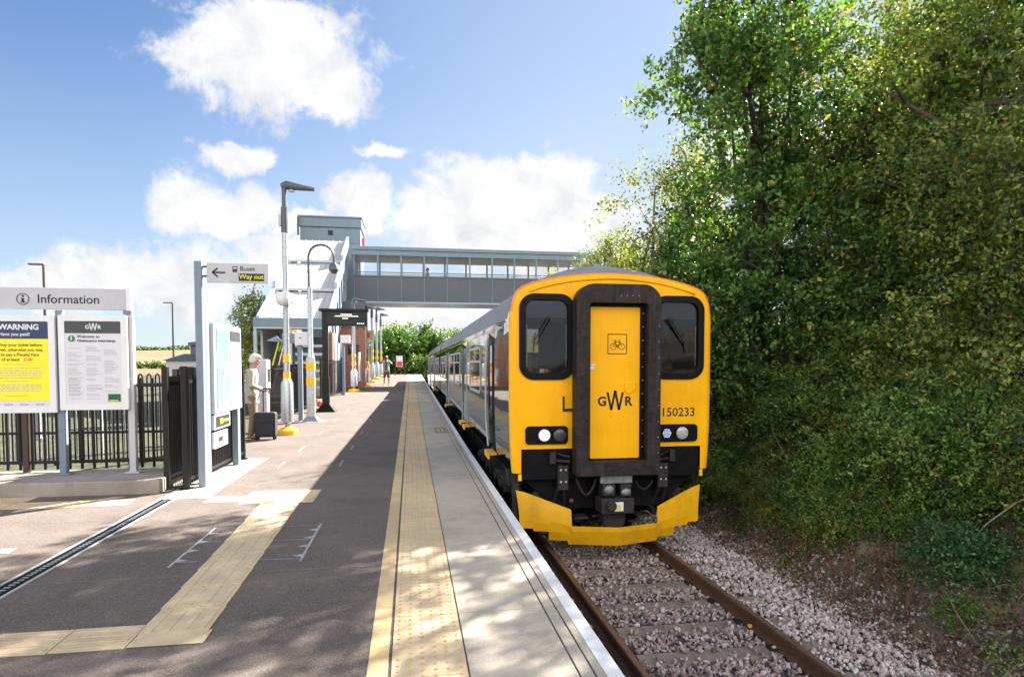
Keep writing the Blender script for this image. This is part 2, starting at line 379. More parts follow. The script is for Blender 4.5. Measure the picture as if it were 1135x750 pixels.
M_ = dict(
    tarmac=mat('tarmac', (0.130, 0.102, 0.087), 0.9, var=0.16, scale=14, bump=0.5, bscale=160, big=0.16, speck=(0.22, 0.19, 0.17), speck_scale=210, speck_w=0.3, spec=0.25),
    tarmac_dark=mat('tarmac_patch', (0.085, 0.08, 0.08), 0.9, var=0.2, scale=18, bump=0.5, bscale=180, spec=0.2),
    coping=mat('coping_concrete', (0.45, 0.39, 0.315), 0.85, var=0.12, scale=5, bump=0.15, bscale=150, big=0.15, speck=(0.52, 0.46, 0.38), speck_scale=150, speck_w=0.10),
    groove=mat('groove', (0.06, 0.055, 0.05), 0.9),
    tactile=mat('tactile_cream', (0.54, 0.42, 0.265), 0.8, var=0.12, scale=5, bump=0.1, bscale=120, big=0.16, col2=(0.58, 0.45, 0.28)),
    dot=mat('tactile_stud', (0.50, 0.33, 0.15), 0.8, var=0.2, scale=9),
    cream=mat('cream_strip', (0.58, 0.43, 0.22), 0.75, var=0.12, scale=7, big=0.2),
    white_line=mat('white_line_paint', (0.74, 0.74, 0.73), 0.7, var=0.08, scale=9, big=0.08),
    joint=mat('asphalt_joint', (0.21, 0.19, 0.175), 0.9, var=0.3, scale=8),
    worn_white=mat('worn_white_paint', (0.36, 0.35, 0.34), 0.8, var=0.4, scale=16),
    kerb=mat('kerb_concrete', (0.30, 0.26, 0.225), 0.9, var=0.14, scale=7, bump=0.2, bscale=110, big=0.2),
    slab=mat('pale_concrete', (0.42, 0.38, 0.32), 0.9, var=0.12, scale=6, big=0.15),
    brickwall=mat('platform_wall', (0.13, 0.11, 0.10), 0.95, var=0.3, scale=5),
    ballast_bed=mat('ballast_bed', (0.12, 0.10, 0.095), 0.95, var=0.35, scale=40, bump=0.8, bscale=45),
    soil=mat('bank_soil', (0.10, 0.074, 0.054), 0.95, var=0.5, scale=9, bump=0.9, bscale=22, big=0.3, col2=(0.18, 0.14, 0.10)),
    grass=mat('rough_grass', (0.022, 0.028, 0.010), 0.95, var=0.5, scale=3, bump=0.5, bscale=40, col2=(0.05, 0.05, 0.02)),
    railtop=mat('rail_head_steel', (0.30, 0.20, 0.15), 0.38, metal=0.6, var=0.25, scale=12),
    rust=mat('rusty_rail', (0.10, 0.050, 0.028), 0.85, var=0.35, scale=18, bump=0.2),
    sleeper=mat('sleeper_concrete', (0.28, 0.23, 0.185), 0.9, var=0.2, scale=10, bump=0.3, bscale=70, big=0.2),
    clip=mat('yellow_clip', (0.65, 0.42, 0.03), 0.6),
    black=mat('black_railing_paint', (0.010, 0.009, 0.0085), 0.45, var=0.2, scale=12, spec=0.3),
    brownpost=mat('dark_bronze_post', (0.045, 0.028, 0.02), 0.4, var=0.2),
    galv=mat('galvanised_steel', (0.42, 0.44, 0.46), 0.42, metal=0.75, var=0.22, scale=22, big=0.1),
    slate=mat('slate_blue_post', (0.16, 0.20, 0.255), 0.45, var=0.08, scale=9),
    silver=mat('light_grey_powdercoat', (0.43, 0.435, 0.46), 0.42, var=0.05, scale=5),
    white=mat('white_enamel', (0.66, 0.66, 0.67), 0.4, var=0.04, scale=5),
    paper=mat('poster_paper', (0.60, 0.59, 0.64), 0.5, var=0.03, scale=3),
    ink=mat('black_ink', (0.012, 0.012, 0.014), 0.6),
    grey_ink=mat('grey_ink', (0.32, 0.31, 0.35), 0.7),
    navy=mat('navy_print', (0.018, 0.035, 0.10), 0.45),
    slate_print=mat('charcoal_print', (0.045, 0.05, 0.055), 0.4),
    yprint=mat('yellow_print', (0.80, 0.70, 0.02), 0.5, var=0.04),
    oprint=mat('orange_print', (0.75, 0.12, 0.02), 0.5),
    gprint=mat('green_print', (0.015, 0.22, 0.06), 0.5),
    dgprint=mat('dark_green_print', (0.01, 0.09, 0.045), 0.5),
    darkened_paper=mat('darkened_sunlit_paper', (0.21, 0.21, 0.235), 0.5, var=0.04),  # poster paper darkened in colour to offset the direct sun on the side case
    skyprint=mat('pale_blue_print', (0.11, 0.17, 0.20), 0.5, var=0.2, scale=3),
    skin1=mat('skin', (0.38, 0.20, 0.14), 0.6, var=0.06),
    yband=mat('yellow_band', (0.85, 0.45, 0.02), 0.55, var=0.06),
    clad=mat('grey_cladding', (0.078, 0.089, 0.104), 0.45, var=0.06, scale=3, big=0.06),
    cladlight=mat('blue_grey_cladding', (0.15, 0.205, 0.25), 0.45, var=0.05, scale=2),
    cladpale=mat('pale_blue_grey_trim', (0.30, 0.38, 0.45), 0.4, var=0.05),
    roofwhite=mat('white_roof_sheet', (0.44, 0.435, 0.425), 0.5, var=0.04, scale=2),
    brick=None,
    wood=mat('brown_timber', (0.22, 0.12, 0.07), 0.6, var=0.25, scale=8),
    dark=mat('dark_interior', (0.02, 0.02, 0.022), 0.7),
    yellow=mat('train_yellow', (0.95, 0.44, 0.0012), 0.38, var=0.06, scale=1.6, big=0.08, coat=0.0, spec=0.22, col2=(0.96, 0.455, 0.0015)),
    plough=mat('plough_yellow', (0.84, 0.42, 0.004), 0.4, var=0.1, scale=4, big=0.1),
    green=mat('train_green', (0.006, 0.024, 0.020), 0.025, var=0.1, scale=2, coat=0.5, spec=0.6, bump=0.10, bscale=1.9),
    doorgrey=mat('train_door_grey', (0.34, 0.36, 0.37), 0.16, var=0.08, scale=2, coat=0.6),
    trainroof=mat('train_roof_grey', (0.22, 0.23, 0.25), 0.6, var=0.2, scale=2, big=0.15),
    orangeline=mat('orange_line', (0.85, 0.20, 0.01), 0.4),
    rubber=mat('weathered_rubber', (0.016, 0.0145, 0.016), 0.55, var=0.35, scale=14, bump=0.2, bscale=30, col2=(0.030, 0.022, 0.020), big=0.25, spec=0.18),
    seal=mat('window_seal_rubber', (0.005, 0.005, 0.006), 0.45, var=0.15, spec=0.12),
    trainblack=mat('train_black', (0.006, 0.006, 0.007), 0.6, var=0.3, scale=6, spec=0.1),
    iron=mat('dirty_iron', (0.032, 0.028, 0.026), 0.6, metal=0.2, spec=0.3, var=0.4, scale=10, bump=0.2),
    ironlight=mat('worn_grey_steel', (0.22, 0.23, 0.24), 0.5, metal=0.5, var=0.3, scale=14),
    cabwall=mat('cab_lining', (0.035, 0.035, 0.036), 0.7, var=0.15),
    visor=mat('navy_visor', (0.010, 0.013, 0.05), 0.25, var=0.3, scale=6),
    sideglass=mat('dark_side_glass', (0.008, 0.010, 0.011), 0.04, var=0.2, spec=0.9),
    lampon=mat('lit_headlamp', (0.9, 0.9, 0.85), 0.3, emit=(1.0, 0.95, 0.82), estr=1.6),
    lampoff=mat('headlamp_lens', (0.38, 0.40, 0.40), 0.15, var=0.2, scale=40, coat=1),
    led=mat('marker_led', (0.5, 0.6, 0.85), 0.2, emit=(0.6, 0.75, 1.0), estr=0.22),
    lens_dark=mat('tail_lens', (0.05, 0.045, 0.045), 0.25, var=0.3, scale=50),
    redpaint=mat('red_paint', (0.62, 0.03, 0.03), 0.5),
    hivis=mat('hi_vis_orange', (0.85, 0.13, 0.02), 0.7, var=0.1),
    hivisy=mat('hi_vis_amber', (0.85, 0.36, 0.03), 0.7, var=0.1),
    bark=mat('bark', (0.075, 0.055, 0.04), 0.95, var=0.4, scale=12, bump=0.6, bscale=30),
    barkpale=mat('pale_bark', (0.17, 0.14, 0.11), 0.95, var=0.35, scale=12, bump=0.5, bscale=30),
    deadwood=mat('dead_orange_stem', (0.12, 0.052, 0.026), 0.9, var=0.45, scale=15),
    twig=mat('grey_twig', (0.20, 0.165, 0.13), 0.9, var=0.3, scale=15),
    screen=mat('display_screen', (0.012, 0.012, 0.012), 0.15, var=0.2),
    amber=mat('screen_text', (0.5, 0.5, 0.45), 0.5, emit=(0.9, 0.85, 0.7), estr=0.35),
    field=None,
)
M_['glass'] = glass('clear_glass')
M_['cabglass'] = glass('cab_glass', clear=0.8)
M_['bridgeglass'] = glass('bridge_glass', clear=0.93)

def brick_mat():
    m = mat('red_brick', (0.36, 0.10, 0.045), 0.9, var=0.2, scale=20)
    nt = m.node_tree; N = nt.nodes; L = nt.links; B = N['Principled BSDF']
    tc = N.new('ShaderNodeTexCoord'); sx = N.new('ShaderNodeSeparateXYZ'); L.new(tc.outputs['Object'], sx.inputs[0])
    ad = N.new('ShaderNodeMath'); ad.operation = 'ADD'; L.new(sx.outputs[0], ad.inputs[0]); L.new(sx.outputs[1], ad.inputs[1])
    cb = N.new('ShaderNodeCombineXYZ'); L.new(ad.outputs[0], cb.inputs[0]); L.new(sx.outputs[2], cb.inputs[1])
    b = N.new('ShaderNodeTexBrick'); L.new(cb.outputs[0], b.inputs['Vector']); b.inputs['Scale'].default_value = 1.0
    b.inputs['Brick Width'].default_value = 0.225; b.inputs['Row Height'].default_value = 0.075; b.inputs['Mortar Size'].default_value = 0.009
    b.inputs['Color1'].default_value = (0.40, 0.115, 0.05, 1); b.inputs['Color2'].default_value = (0.29, 0.08, 0.04, 1); b.inputs['Mortar'].default_value = (0.36, 0.30, 0.25, 1)
    L.new(b.outputs[0], B.inputs['Base Color'])
    return m
M_['brick'] = brick_mat()
def field_mat():
    m = mat('stubble_field', (0.50, 0.33, 0.14), 0.95, var=0.12, scale=0.02)
    nt = m.node_tree; N = nt.nodes; L = nt.links; B = N['Principled BSDF']
    tc = N.new('ShaderNodeTexCoord'); v = N.new('ShaderNodeTexVoronoi'); v.inputs['Scale'].default_value = 0.009
    mp = N.new('ShaderNodeMapping'); mp.inputs['Scale'].default_value = (0.55, 1.3, 1); L.new(tc.outputs['Object'], mp.inputs[0]); L.new(mp.outputs[0], v.inputs['Vector'])
    sc = N.new('ShaderNodeSeparateColor'); L.new(v.outputs['Color'], sc.inputs[0])
    cr = N.new('ShaderNodeValToRGB'); L.new(sc.outputs[0], cr.inputs[0]); cr.color_ramp.interpolation = 'CONSTANT'
    e = cr.color_ramp.elements; e[0].color = (0.155, 0.098, 0.044, 1); e[1].position = 0.62; e[1].color = (0.05, 0.055, 0.02, 1)
    q = e.new(0.3); q.color = (0.18, 0.118, 0.056, 1); q = e.new(0.8); q.color = (0.135, 0.088, 0.04, 1)
    L.new(cr.outputs[0], B.inputs['Base Color'])
    return m
M_['field'] = field_mat()
LEAF = dict(
    dark=leaf_mat('leaves_dark', ((0.0214, 0.0534, 0.0119), (0.077, 0.1604, 0.0308), (0.2295, 0.3375, 0.0743), (0.351, 0.297, 0.081)), 0.3),
    olive=leaf_mat('leaves_olive', ((0.04, 0.0629, 0.016), (0.1297, 0.1791, 0.0395), (0.351, 0.377, 0.0845), (0.39, 0.221, 0.065)), 0.34),
    fresh=leaf_mat('leaves_fresh', ((0.0286, 0.0715, 0.0143), (0.1069, 0.2019, 0.0356), (0.275, 0.375, 0.0688), (0.4, 0.375, 0.0625)), 0.34),
    bluish=leaf_mat('leaves_bluish', ((0.016, 0.055, 0.018), (0.045, 0.125, 0.040), (0.11, 0.22, 0.07), (0.18, 0.25, 0.07)), 0.3),
    litter=leaf_mat('leaf_litter', ((0.056, 0.0364, 0.0224), (0.168, 0.105, 0.0588), (0.42, 0.308, 0.21), (0.448, 0.168, 0.056)), 0.1),
)

def grime(m, col, amt, sx=9.0, sz=0.7, lo=0.5, hi=0.75, low_z=None):
    """dirt streaks running down a painted surface"""
    nt = m.node_tree; N = nt.nodes; L = nt.links; B = N['Principled BSDF']
    src = B.inputs['Base Color'].links[0].from_socket
    tc = N.new('ShaderNodeTexCoord'); mp = N.new('ShaderNodeMapping'); mp.inputs['Scale'].default_value = (sx, sx, sz); L.new(tc.outputs['Object'], mp.inputs[0])
    n = N.new('ShaderNodeTexNoise'); n.inputs['Scale'].default_value = 1.0; n.inputs['Detail'].default_value = 7; n.inputs['Roughness'].default_value = 0.7; L.new(mp.outputs[0], n.inputs['Vector'])
    r = N.new('ShaderNodeMapRange'); L.new(n.outputs['Fac'], r.inputs[0]); r.inputs[1].default_value = lo; r.inputs[2].default_value = hi; r.inputs[3].default_value = 0; r.inputs[4].default_value = amt
    x = N.new('ShaderNodeMix'); x.data_type = 'RGBA'; L.new(r.outputs[0], x.inputs[0]); L.new(src, x.inputs[6]); x.inputs[7].default_value = (*col, 1)
    out = x.outputs[2]
    # fine fly specks and chips
    v = N.new('ShaderNodeTexVoronoi'); v.inputs['Scale'].default_value = 38; L.new(tc.outputs['Object'], v.inputs['Vector'])
    v2 = N.new('ShaderNodeSeparateColor'); L.new(v.outputs['Color'], v2.inputs[0])
    g1 = N.new('ShaderNodeMath'); g1.operation = 'LESS_THAN'; L.new(v.outputs['Distance'], g1.inputs[0]); g1.inputs[1].default_value = 0.16
    g2 = N.new('ShaderNodeMath'); g2.operation = 'GREATER_THAN'; L.new(v2.outputs[0], g2.inputs[0]); g2.inputs[1].default_value = 0.90
    g3 = N.new('ShaderNodeMath'); g3.operation = 'MULTIPLY'; L.new(g1.outputs[0], g3.inputs[0]); L.new(g2.outputs[0], g3.inputs[1])
    g4 = N.new('ShaderNodeMath'); g4.operation = 'MULTIPLY'; L.new(g3.outputs[0], g4.inputs[0]); g4.inputs[1].default_value = 0.5
    y = N.new('ShaderNodeMix'); y.data_type = 'RGBA'; L.new(g4.outputs[0], y.inputs[0]); L.new(out, y.inputs[6]); y.inputs[7].default_value = (0.10, 0.06, 0.02, 1)
    L.new(y.outputs[2], B.inputs['Base Color'])
grime(M_['yellow'], (0.45, 0.19, 0.012), 0.2)
grime(M_['plough'], (0.22, 0.12, 0.03), 0.35, 5, 2.0, 0.5, 0.75)
grime(M_['rubber'], (0.055, 0.048, 0.05), 0.6, 14, 1.2, 0.52, 0.7)
grime(M_['coping'], (0.19, 0.16, 0.13), 0.55, 1.3, 1.3, 0.52, 0.75)
grime(M_['tactile'], (0.33, 0.25, 0.16), 0.5, 1.6, 1.6, 0.52, 0.75)
grime(M_['cream'], (0.36, 0.27, 0.15), 0.5, 4, 4, 0.52, 0.72)
grime(M_['white_line'], (0.40, 0.39, 0.37), 0.5, 5, 5, 0.55, 0.75)
grime(M_['tarmac'], (0.065, 0.055, 0.05), 0.45, 0.9, 0.9, 0.52, 0.72)
grime(M_['clad'], (0.06, 0.07, 0.08), 0.5, 2.5, 0.25)
grime(M_['cladlight'], (0.09, 0.12, 0.145), 0.45, 2.5, 0.25)
grime(M_['roofwhite'], (0.33, 0.32, 0.30), 0.5, 2.0, 0.6)
grime(M_['kerb'], (0.15, 0.13, 0.11), 0.6, 2.5, 1.2)
# ================================================================== SETTING
YS = [-14, 0, 6, 12, 18, 26, 36, 48, 66]
def sheet(name, x0, x1, dz, ys, m, kind='structure', parent=None):
    b = MB()
    for y0, y1 in zip(ys, ys[1:]):
        b.quad((x0, y0, pz(y0)+dz), (x1, y0, pz(y0)+dz), (x1, y1, pz(y1)+dz), (x0, y1, pz(y1)+dz))
    o = b.build(name, m, parent, recalc=False)
    if kind: o['kind'] = kind
    return o
def slab(b, x0, x1, y0, y1, d0, d1, m=0):
    v = [(x, y, pz(y)+d) for x in (x0, x1) for y in (y0, y1) for d in (d0, d1)]
    b.add(v, [(0, 1, 3, 2), (4, 6, 7, 5), (0, 4, 5, 1), (2, 3, 7, 6), (0, 2, 6, 4), (1, 5, 7, 3)], m)

b = MB(); b.quad((-3000, -800, -1.6), (3000, -800, -1.6), (3000, 4000, -1.6), (-3000, 4000, -1.6))
b.build('ground', M_['grass'], recalc=False, kind='structure')

# platform body: asphalt top, dark wall down to the track
b = MB()
for y0, y1 in zip(YS, YS[1:]):
    b.quad((-3.75, y0, pz(y0)), (1.04, y0, pz(y0)), (1.04, y1, pz(y1)), (-3.75, y1, pz(y1)), 0)
    b.quad((1.0, y0, pz(y0)-0.06), (1.0, y1, pz(y1)-0.06), (1.0, y1, -1.3), (1.0, y0, -1.3), 1)
    if y0 >= 6: b.quad((-3.75, y0, pz(y0)), (-3.75, y1, pz(y1)), (-3.75, y1, -1.7), (-3.75, y0, -1.7), 1)
b.quad((-3.75, 66, pz(66)), (1.04, 66, pz(66)), (1.04, 66, -1.7), (-3.75, 66, -1.7), 1)
b.quad((-30, -14, 0), (-3.75, -14, 0), (-3.75, 9.42, 0), (-30, 9.42, 0), 0)
b.quad((-30, 9.42, 0), (-3.75, 9.42, 0), (-3.75, 9.42, -1.7), (-30, 9.42, -1.7), 1)
b.build('platform', [M_['tarmac'], M_['brickwall']], recalc=False, kind='structure')

# coping slabs, tactile paving with studs, cream strip, white edge
cop = MB(); tac = MB(); crm = MB(); edge = MB(); rng = random.Random(4)
y = -4.0
while y < 64:
    y1 = y+0.8
    slab(tac, -0.11, 0.285, y+0.003, y1-0.003, -0.03, 0.006)
    if int(round((y+4)/0.8)) % 2 == 0:
        slab(cop, 0.295, 0.845, y+0.004, y1+0.8-0.004, -0.03, 0.007)
        slab(cop, 0.857, 0.925, y+0.004, y1+0.8-0.004, -0.03, 0.007)
        slab(cop, 0.937, 0.985, y+0.004, y1+0.8-0.004, -0.03, 0.007)
        slab(edge, 0.985, 1.07, y+0.003, y1+0.8-0.003, -0.055, 0.011)
    y = y1
for k in range(len(YS)-1):
    y0, y1 = YS[k], YS[k+1]
    w0 = 0.13+0.0016*max(y0, 0); w1 = 0.13+0.0016*max(y1, 0)
    v = [(-0.13-w0+0.03, y0, pz(y0)+0.005), (-0.128, y0, pz(y0)+0.005), (-0.128, y1, pz(y1)+0.005), (-0.13-w1+0.03, y1, pz(y1)+0.005)]
    crm.add(v, [(0, 1, 2, 3)])
cop.build('coping', M_['coping'], kind='structure')
edge.build('platform_edge_line', M_['white_line'], kind='structure')
crm.build('cream_line', M_['cream'], recalc=False, kind='structure')
def stud(b, x, y, z, r=0.0125, h=0.005, m=0):
    n = 8; V = [(x+r*math.cos(2*math.pi*k/n), y+r*math.sin(2*math.pi*k/n), z) for k in range(n)]
    V += [(x+r*0.62*math.cos(2*math.pi*k/n), y+r*0.62*math.sin(2*math.pi*k/n), z+h) for k in range(n)]
    b.add(V, [(k, (k+1) % n, n+(k+1) % n, n+k) for k in range(n)]+[tuple(range(n, 2*n))], m)
nt_ = len(tac.F)
y = 1.0
while y < 24:
    for k in range(6): stud(tac, -0.11+0.033+0.0662*k, y, pz(y)+0.006, m=1)
    y += 0.0667
tac.build('tactile_paving', [M_['tactile'], M_['dot']], kind='structure')

# guidance paving across the forecourt
gd = MB()
def gslab(x0, x1, y0, y1, along, n=4):
    gd.box(x0, x1, y0, y1, -0.02, 0.006, 0)
    for k in range(n):
        if along == 'y':
            w = (x1-x0)/n; c = x0+w*(k+0.5); gd.box(c-w*0.22, c+w*0.22, y0+0.02, y1-0.02, 0.003, 0.010, 0)
        else:
            w = (y1-y0)/n; c = y0+w*(k+0.5); gd.box(x0+0.02, x1-0.02, c-w*0.22, c+w*0.22, 0.003, 0.010, 0)
y = 7.58
for i in range(9):
    y0 = y-0.4*(i+1)
    gslab(-1.71+0.03*i*0.4, -1.28+0.02*i*0.4, y0+0.004, y0+0.396, 'y')
    for k in range(4): stud(gd, -1.66+0.105*k+0.01*i, y0+0.395, 0.006, 0.014, 0.006, 1)
for j in range(2):
    for i in range(2): gslab(-1.965+0.418*i, -1.965+0.418*i+0.413, 7.585+0.37*j, 7.585+0.37*j+0.365, 'x')
gd.quad((-1.6, 3.80, 0.005), (-1.19, 3.80, 0.005), (-1.19, 3.99, 0.005), (-1.6, 3.99, 0.005), 0)
for i in range(14): gslab(-1.605-0.4*(i+1)+0.004, -1.605-0.4*i-0.004, 3.80-0.004*i, 4.12-0.004*i, 'x')
for i in range(16):
    gslab(-1.97-0.42*(i+1)+0.004, -1.97-0.42*i-0.004, 7.72, 8.06, 'x') if abs(-1.97-0.42*(i+0.5)+2.86) > 0.3 else None
for i in range(22):
    for k in range(5): stud(gd, -4.55-0.066*i, 8.12+0.05*k, 0.001, 0.013, 0.006, 1)
gd.box(-6.2, -4.45, 8.08, 8.38, -0.02, 0.004, 0)
gd.build('guidance_paving', [M_['tactile'], M_['dot']], kind='structure')

# drain channel running into the gateway
dr = MB()
dr.box(-2.93, -2.80, -6, 8.62, -0.05, 0.004, 0)
for sx in (-2.955, -2.795): dr.box(sx, sx+0.018, -6, 8.62, -0.05, 0.009, 1)
y = 2.6
while y < 8.6:
    dr.box(-2.885, -2.845, y, y+0.022, 0.002, 0.007, 2); y += 0.055
dr.build('drain_channel', [M_['trainblack'], M_['silver'], M_['galv']], kind='structure')

# worn white bay marks, hairline joints and patches in the asphalt
mk = MB()
def stripe(p, q, w, z=0.0045):
    p, q = Vector((*p, 0)), Vector((*q, 0)); t = (q-p).normalized(); a = Vector((-t.y, t.x, 0))*w/2
    mk.add([Vector((v.x, v.y, pz(v.y)+z)) for v in (p-a, p+a, q+a, q-a)], [(3, 2, 1, 0)])
for x, s in ((-1.90, 1), (-0.90, -1)):
    stripe((x, 5.28), (x, 6.52), 0.022)
    for k in range(4):
        yy = 5.45+0.28*k; mk.add([(x, yy-0.05, 0.0046), (x+s*0.10, yy, 0.0046), (x, yy+0.05, 0.0046)], [(0, 1, 2)])
for yy in (5.36, 5.95, 6.45): stripe((-0.9, yy), (-1.27, yy+0.02), 0.012); stripe((-1.9, yy+0.05), (-1.72, yy+0.05), 0.012)
mk.quad((-3.75, 5.86, 0.0045), (-3.38, 5.90, 0.0045), (-3.40, 6.06, 0.0045), (-3.75, 6.02, 0.0045))
for yy in (10.2, 12.1, 14.6, 17.6, 21.0, 25.5, 31.0):
    for xx, s in ((-2.05, 1), (-1.12, -1)):
        stripe((xx, yy), (xx, yy+0.62), 0.022); stripe((xx, yy+0.62), (xx+s*0.07, yy+0.62), 0.02); stripe((xx, yy+0.3), (xx+s*0.05, yy+0.34), 0.02)
jn = mk; mk.build('ground_markings', M_['worn_white'], recalc=False, kind='structure')
mk = MB(); stripe((-0.28, 5.08), (-2.75, 5.02), 0.010); stripe((-3.75, 7.0), (-3.0, 7.02), 0.008); stripe((-0.30, 11.2), (-2.4, 11.1), 0.010); stripe((-0.30, 1.9), (-5.0, 1.8), 0.010)
mk.build('asphalt_joint', M_['joint'], recalc=False, kind='structure')
# pale concrete apron under the sign posts
ap = MB(); ap.box(-2.95, -2.42, 8.0, 11.3, -0.03, 0.005); ap.build('apron', M_['slab'], kind='structure')
# cast stencil on the coping slabs
st = MB()
for cy_ in (15.1, 31.0):
    for a in (0.58, 0.80): slab(st, a-0.012, a+0.012, cy_-0.5, cy_+0.5, 0, 0.0105, 0)
    for a in (-0.5, 0.5): slab(st, 0.568, 0.812, cy_+a-0.03, cy_+a+0.03, 0, 0.0107, 0)
    for k in range(3): slab(st, 0.62, 0.76, cy_-0.36+0.26*k, cy_-0.36+0.26*k+0.12, 0, 0.0108, 1)
    slab(st, 0.68, 0.70, cy_-0.38, cy_+0.34, 0, 0.0112, 0)
st.build('stencil_marking', [M_['ink'], M_['cream']], kind='structure')

# ------------------------------------------------------------------ track
TX, TZ = 2.70, -0.92
bd = MB()
prof = [(1.0, -1.12), (1.7, -1.10), (2.6, -1.105), (3.5, -1.10), (4.15, -1.13), (4.9, -1.22), (5.6, -1.3)]
ys = [-6+1.0*k for k in range(90)]
bd.loft([[(x, y, z) for x, z in prof] for y in ys], close=False)
bd.build('ballast_bed', M_['ballast_bed'], smooth=True, kind='structure')
for sx, lab in ((-0.775, 'rusty running rail close under the platform edge'), (0.775, 'rusty running rail on the embankment side of the track')):
    r = MB((TX+sx-0.05, 0, TZ))
    P = [(-0.07, -0.15), (0.07, -0.15), (0.07, -0.135), (0.012, -0.115), (0.012, -0.045), (0.035, -0.035), (0.035, -0.004), (0.028, 0), (-0.028, 0), (-0.035, -0.004), (-0.035, -0.035), (-0.012, -0.045), (-0.012, -0.115), (-0.07, -0.135)]
    r.prism(P, 'y', -6, 80, 0)
    o = r.build('rail', M_['rust']); tag(o, lab, 'rail', 'running rails')
    h = MB((TX+sx-0.05, 0, TZ)); h.box(-0.024, 0.024, -6, 80, -0.004, 0.0015); h.build('rail_head', M_['railtop'], o)
proto = None
for k in range(14):
    y = 2.95+0.6*k
    if proto is None:
        q = MB(); poly = [(-0.13, -0.2), (0.13, -0.2), (0.11, 0), (-0.11, 0)]
        q.prism(poly, 'x', -1.25, 1.25, 0); proto = q.build('sleeper', M_['sleeper'], bevel=0.012)
        c = MB()
        for s in (-0.825, 0.725):
            for d in (-0.1, 0.1): c.box(s+d-0.03, s+d+0.03, -0.05, 0.05, 0, 0.03)
        o = proto
        c.build_each('rail_clip', M_['iron'], o)
    else: o = copy_tree(proto)
    o.location = (TX, y, -1.066)
    tag(o, 'pale concrete sleeper half sunk in pink ballast under the rails', 'sleeper', 'concrete sleepers')
yc = None
for (xx, yy) in ((3.33, 5.75), (3.33, 8.15)):
    if yc is None:
        q = MB(); q.box(-0.018, 0.018, -0.014, 0.014, 0, 0.03); yc = q.build('clip_tag', M_['clip'], bevel=0.004); o = yc
    else: o = copy_tree(yc)
    o.location = (xx, yy, -1.02)
    tag(o, 'tiny yellow tag clipped inside the rail %s' % ('in the open ballast' if yy < 7 else 'just in front of the train'), 'tag', 'yellow rail tags')

def set_mesh(name, verts, faces4, mats, tint=None, smooth=False, nper=4):
    me = bpy.data.meshes.new(name)
    nv, nf = len(verts), len(faces4)
    me.vertices.add(nv); me.vertices.foreach_set('co', np.asarray(verts, np.float32).ravel())
    me.loops.add(nf*nper); me.loops.foreach_set('vertex_index', np.asarray(faces4, np.int32).ravel())
    me.polygons.add(nf); me.polygons.foreach_set('loop_start', np.arange(0, nf*nper, nper, dtype=np.int32))
    try: me.polygons.foreach_set('loop_total', np.full(nf, nper, np.int32))
    except Exception: pass
    if tint is not None:
        a = me.attributes.new('tint', 'FLOAT', 'FACE'); a.data.foreach_set('value', np.asarray(tint, np.float32))
    for m in (mats if isinstance(mats, (list, tuple)) else [mats]): me.materials.append(m)
    me.polygons.foreach_set('use_smooth', np.zeros(nf, bool))
    me.update(); me.validate()
    return me

def stones(name, centres, sizes, m, seed, tint):
    rs = np.random.RandomState(seed)
    ph = (1+5**0.5)/2
    V0 = np.array([(-1, ph, 0), (1, ph, 0), (-1, -ph, 0), (1, -ph, 0), (0, -1, ph), (0, 1, ph), (0, -1, -ph), (0, 1, -ph), (ph, 0, -1), (ph, 0, 1), (-ph, 0, -1), (-ph, 0, 1)])/1.9
    F0 = np.array([(0, 11, 5), (0, 5, 1), (0, 1, 7), (0, 7, 10), (0, 10, 11), (1, 5, 9), (5, 11, 4), (11, 10, 2), (10, 7, 6), (7, 1, 8), (3, 9, 4), (3, 4, 2), (3, 2, 6), (3, 6, 8), (3, 8, 9), (4, 9, 5), (2, 4, 11), (6, 2, 10), (8, 6, 7), (9, 8, 1)])
    n = len(centres)
    A = rs.normal(size=(n, 4)); A /= np.linalg.norm(A, axis=1)[:, None]
    w, x, y, z = A.T
    Rm = np.stack([np.stack([1-2*(y*y+z*z), 2*(x*y-z*w), 2*(x*z+y*w)], 1), np.stack([2*(x*y+z*w), 1-2*(x*x+z*z), 2*(y*z-x*w)], 1), np.stack([2*(x*z-y*w), 2*(y*z+x*w), 1-2*(x*x+y*y)], 1)], 1)
    J = V0[None]*rs.uniform(0.6, 1.35, (n, 12, 1))*np.stack([np.ones(n)*1.15, rs.uniform(0.55, 1, n), rs.uniform(0.4, 0.85, n)], 1)[:, None, :]
    V = np.einsum('nij,nkj->nki', Rm, J)*np.asarray(sizes)[:, None, None]+np.asarray(centres)[:, None, :]
    F = F0[None]+12*np.arange(n)[:, None, None]
    me = set_mesh(name, V.reshape(-1, 3), F.reshape(-1, 3), m, np.repeat(tint, 20), nper=3)
    o = link(name, me); return o
